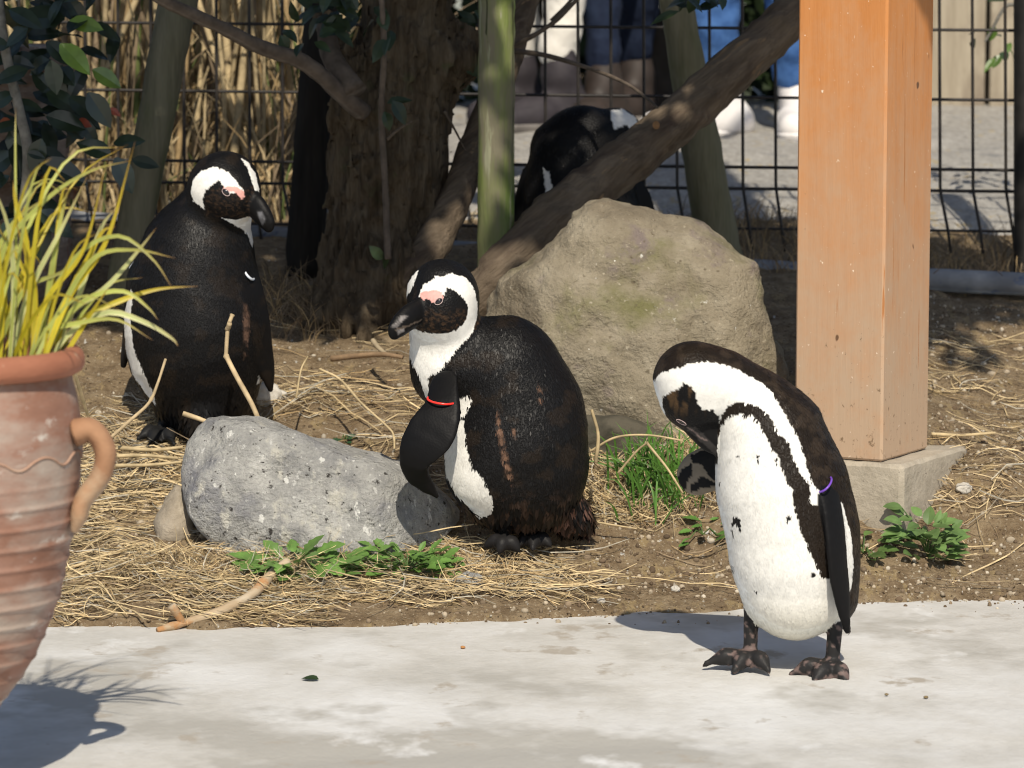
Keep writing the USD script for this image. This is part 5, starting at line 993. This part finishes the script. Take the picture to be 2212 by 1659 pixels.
# a fallen leaf and crumbs on the slab
pl = gplane(688, 1468, .004); t_ = leaf_mesh(pl, [-1, .35, .08], [0, -.2, 1], .028, .009, .3, .1, 6); put('fallen_leaf', t_, mat_leaf, smooth=False, colors=np.tile([.03, .05, .02], (len(t_[0]), 1)), label='small dark green leaf lying on the slab in front', cat='leaf')
for px, py, r, lab, col in ((1000, 1398, .004, 'orange-brown crumb on the slab below the middle penguin', (.4, .2, .08)), (2000, 1506, .0035, 'brown flake on the slab right of the preening penguin', (.2, .15, .08)), (1915, 1500, .003, 'speck on the slab below the preening penguin', (.22, .17, .1))):
    m = pebble_mesh(gplane(px, py, .003), r, px); put('crumb', m, mat_crumb, colors=np.tile(np.array(col), (len(m[0]), 1)), label=lab, cat='debris')
# ---------------------------------------------------------------- people beyond the fence
def cloth(name, a, b, rough=.85): return M(name, [(.3, a), (.7, b)], scale=30, detail=6, rough=rough, spec=.15, bump=.5, bscale=35, bdist=.008)
mat_beige = cloth('beige_cloth', (.60, .57, .51), (.72, .69, .63)); mat_navy = cloth('navy_cloth', (.008, .012, .028), (.014, .022, .045)); mat_jeans = cloth('jeans', (.028, .075, .21), (.06, .14, .33)); mat_grey = cloth('grey_cloth', (.07, .068, .065), (.11, .107, .10))
mat_top = cloth('dark_jacket', (.05, .05, .055), (.08, .08, .09)); mat_skin = M('skin', [(.3, (.42, .25, .17)), (.7, (.5, .31, .22))], scale=20, rough=.55); mat_wshoe = M('white_shoe', [(.3, (.66, .63, .61)), (.7, (.76, .73, .71))], scale=25, rough=.6, bump=.2, bscale=40)
mat_bshoe = M('brown_shoe', [(.3, (.022, .016, .013)), (.7, (.04, .028, .023))], scale=25, rough=.6, bump=.2, bscale=40); mat_pshoe = M('dull_boot', [(.3, (.02, .016, .02)), (.7, (.038, .032, .037))], scale=25, rough=.75, bump=.3, bscale=60); mat_sole = M('shoe_sole', [(.3, (.12, .11, .10)), (.7, (.2, .18, .165))], scale=25, rough=.8); mat_hair = M('hair', [(.3, (.012, .009, .007)), (.7, (.03, .022, .016))], scale=60, rough=.5)
def person(label, Y, hipx, feet, trouser, shoe, legr=.062, H=1.62, shoe_h=.12, shoe_l=.26, hem=.09, trail=None):
    """feet: [(px of the ankle, Y, heading in degrees)]"""
    G0 = [onground(a, b) for a, b, _ in feet]; hip = np.mean(G0, 0); hip[0] = (hipx - PW / 2) / FPX * Y; hz = hip[2] + .5 * H
    t = Thing('person', label, 'person', [hip[0], Y, hip[2]])
    hl, hr = hip * 1.0, hip * 1.0; hl[2] = hr[2] = hz; hl[0] -= .085; hr[0] += .085
    order = sorted(range(len(feet)), key=lambda i: G0[i][0]); hips = {order[0]: hl, order[-1]: hr}
    legs = []
    for i in range(len(feet)):
        an = G0[i] + [0, 0, hem]; kn = (an + hips[i]) / 2 + [0, -.035, .02]; legs.append((np.array([an, kn, hips[i]]), np.array([legr * .95, legr * 1.12, .088])))
    ch = hip * 1.0; ch[2] = hip[2] + .76 * H; wst = hip * 1.0; wst[2] = hip[2] + .60 * H
    sh = [ch + [-.17, 0, 0.02], ch + [.17, 0, .02]]; hands = [hip + [-.26, -.06, .46 * H], hip + [.26, -.06, .46 * H]]
    head = ch + [0, -.02, .165 * H]; neck = ch + [0, 0, .07 * H]
    def body(p):
        d = chain(p, np.array([ch + [0, 0, .02], neck, head - [0, 0, .06]]), np.array([.06, .052, .052]), .02); d = smin(d, ellipsoid(p, head, (.075, .095, .115)), .02)
        d = smin(d, ellipsoid(p, head + [0, -.095, -.01], (.014, .022, .022)), .012)
        for s_, hd in zip(sh, hands): d = smin(d, chain(p, np.array([(s_ + hd) / 2, hd]), np.array([.045, .03]), .02), .02); d = smin(d, strip(p, np.array([hd, hd + [0, -.01, -.09], hd + [0, -.02, -.16]]), np.array([.035, .042, .02]), .014, np.array([1.0, 0, 0])), .015)
        for C, R in legs: d = smin(d, chain(p, C, R * .8, .03), .03)
        return d
    lo = np.array([min(hip[0] - .5, min(q[0] for q in G0) - .3), Y - .35, min(q[2] for q in G0) - .05]); hi = np.array([max(hip[0] + .5, max(q[0] for q in G0) + .3), Y + .45, hip[2] + H + .2])
    lo[1] = min(lo[1], min(q[1] for q in G0) - .3); hi[1] = max(hi[1], max(q[1] for q in G0) + .3)
    put('body', nets(body, lo, hi, .014), mat_skin, t)
    def trou(p):
        d = None
        for C, R in legs: e = chain(p, C, R, .05); d = e if d is None else smin(d, e, .04)
        d = smin(d, cone(p, (hl + hr) / 2 + [0, 0, .02], wst, .125, .125), .06)
        return np.maximum(d + (fbm(p * np.array([13, 13, 16]), 4, 7) - .5) * .034, -(p[:, 2] - np.interp(p[:, 0], [q[0] for q in sorted(G0, key=lambda q: q[0])], [q[2] + hem * .55 for q in sorted(G0, key=lambda q: q[0])])))
    put('trousers', nets(trou, lo, hi, .0095), trouser, t)
    def top(p):
        d = chain(p, np.array([wst - [0, 0, .06], wst, ch]), np.array([.145, .15, .165]), .05)
        for s_, hd in zip(sh, hands): d = smin(d, chain(p, np.array([s_, (s_ + hd) / 2 + [0, .02, 0], hd + [0, 0, .03]]), np.array([.075, .06, .046]), .03), .05)
        return d + (fbm(p * 12, 3, 9) - .5) * .014
    put('jacket', nets(top, lo, hi, .014), mat_top, t)
    put('hair', nets(lambda p: np.maximum(ellipsoid(p, head + [0, .015, .015], (.084, .102, .12)), -(p[:, 2] - head[2] + .02 + (head[1] - p[:, 1]) * -.9)), head - .2, head + .2, .01), mat_hair, t)
    for (a, b, hd), q in zip(feet, G0):
        d = np.array([math.cos(math.radians(hd)), math.sin(math.radians(hd)), 0]); s = np.array([-d[1], d[0], 0]); h = q - d * .05; tp = q + d * (shoe_l - .05)
        def sf(p):
            e = chain(p, np.array([h + [0, 0, .045], q + [0, 0, shoe_h * .72], q + [0, 0, shoe_h]]), np.array([.045, .046, .044]), .03); e = smin(e, chain(p, np.array([h + [0, 0, .042], q + d * .08 + [0, 0, .045], tp - d * .04 + [0, 0, .036]]), np.array([.042, .047, .04]), .03), .05)
            return np.maximum(e, -(p[:, 2] - q[2] - .016))
        lo2, hi2 = np.minimum(h, tp) - [.09, .09, .02], np.maximum(h, tp) + [.09, .09, shoe_h + .07]; sp_ = put('shoe', nets(sf, lo2, hi2, .0065), shoe, t)
        def so(p):
            e = chain(p * [1, 1, 1], np.array([h + [0, 0, .03], q + d * .08 + [0, 0, .03], tp - d * .04 + [0, 0, .03]]), np.array([.046, .051, .043]), .03); return np.maximum(np.maximum(e, p[:, 2] - q[2] - .024), -(p[:, 2] - q[2] + .004))
        put('sole', nets(so, lo2 - [0, 0, .02], hi2, .006), mat_sole if shoe is not mat_wshoe else mat_wshoe, (t, sp_[1]))
    return t
person('person in pale beige trousers and dark boots beyond the fence, by the mossy post', 8.95, 1190, [(1208, 8.95, 215), (1120, 9.2, 230)], mat_beige, mat_pshoe, legr=.056, shoe_h=.21, shoe_l=.25, hem=.215)
person('person in dark navy trousers beyond the fence, between beige and blue trousers', 9.15, 1340, [(1302, 9.0, 240), (1372, 9.3, 250)], mat_navy, mat_bshoe, legr=.05, shoe_h=.18, shoe_l=.24, hem=.19)
person('person in blue jeans and white shoes beyond the fence by the orange post', 8.8, 1590, [(1545, 8.85, 200), (1718, 8.85, 262)], mat_jeans, mat_wshoe, legr=.066, shoe_h=.18, shoe_l=.27, hem=.18)
# a dark bag on the path
bg = onground(1400, 9.4); mat_bag = M('bag_cloth', [(.3, (.018, .014, .011)), (.7, (.035, .028, .022))], scale=20, rough=.8, bump=.4, bscale=40)
t = Thing('bag', 'dark brown bag standing on the path behind the people', 'bag', bg)
def fb(p):
    q = np.abs(p - bg - [0, 0, .16]) - np.array([.11, .06, .12]); return np.linalg.norm(np.maximum(q, 0), axis=1) + np.minimum(q.max(1), 0) - .035 + (fbm(p * 12, 3, 5) - .5) * .03
put('pouch', nets(fb, bg - [.2, .15, .03], bg + [.2, .15, .36], .01), mat_bag, t)
put('strap', tube(curve([bg + [-.1, -.02, .28], bg + [-.07, -.05, .42], bg + [.07, -.05, .42], bg + [.1, -.02, .28]], 20), .012, 8, flat=((0, 1, 0), .5)), mat_bag, t)

# ---------------------------------------------------------------- plank wall, hedge and trees at the back
mat_plank = M('weathered_plank', [(.3, (.25, .21, .155)), (.5, (.33, .285, .215)), (.7, (.40, .35, .27))], scale=3, detail=8, nrough=.7, rough=.9, spec=.15, bump=.4, bscale=10, bdist=.004, stretch=(12, 12, 1.0), extra=[(bw(.52, .68), (.23, .19, .145), 6, (1, 1, .6))])
w0 = onground(1850, 9.62); wall = Thing('plank_wall', 'weathered tan plank wall on the far side of the path at the right', 'wall', w0)
xL = w0[0]
for i in range(10):
    wd = .172; x = xL + i * (wd + .012) + .09; yy = 9.62 + (.012 if i % 2 else 0) ; zb2 = gz(x, 9.6) + .0 + (.0 if i % 2 else .012)
    put('plank', box([x + .0, yy, zb2 + .65], (wd / 2, .02, .66), None, .004), mat_plank, wall, smooth=False)
put('back_board', box([xL + .95, 9.69, gz(xL, 9.6) + .6], (.95, .03, .64), None, .003), mat_black, wall, smooth=False)
hb = np.array([0, 10.1, .7]); hedge = Thing('hedge', 'dark dense hedge along the far side of the path behind the people', 'hedge', hb)
g = np.random.default_rng(61)
C = [(x + g.uniform(-.1, .1), 10.05 + g.uniform(-.2, .3), .72 + z + g.uniform(-.08, .08)) for x in np.arange(-2.6, 1.0, .17) for z in np.arange(0, 1.7, .2)]
m_, c_ = leaf_cloud(C, [(.2, .2, .17)] * len(C), 15000, .08, 62); mat_hedge = MV('hedge_leaf', rough=.6, spec=.2, vary=.3, vscale=20)
put('foliage', m_, mat_hedge, hedge, smooth=False, colors=c_ * .55)
for x in np.arange(-2.4, 1.0, .5): put('stem', tube(np.array([[x, 10.2, .6], [x + .03, 10.17, 1.4], [x, 10.15, 2.2]]), np.array([.04, .03, .015]), 8, .004, 3), mat_bark, hedge)
tb = np.array([-.6, 9.95, .68])
far = Thing('tree', 'tall shading tree at the hedge beyond the path, crown above the picture', 'tree', np.array([-3.2, 9.6, .68]))
put('trunk', tube(curve([[-3.2, 9.6, .6], [-3.15, 9.55, 1.8], [-3.0, 9.4, 3.2], [-2.2, 9.2, 3.9]], 24), np.linspace(.14, .06, 24), 16, .015, 5), mat_bark, far)
for q in ([-1.0, 8.9, 4.1], [.3, 8.8, 4.2], [-1.6, 8.4, 4.3]): put('branch', tube(curve([[-3.0, 9.4, 3.2], [-2.0, 9.1, 3.9], q], 16), np.linspace(.07, .02, 16), 8, .006, 5), mat_bark, far)
C = [(g.uniform(-2.8, 1.2), g.uniform(7.7, 9.3), g.uniform(3.6, 4.3)) for _ in range(170)]
m_, c_ = leaf_cloud(C, [(.3, .25, .2)] * len(C), 10000, .14, 63); put('crown', m_, mat_leaf, far, smooth=False, colors=c_, kind='stuff')
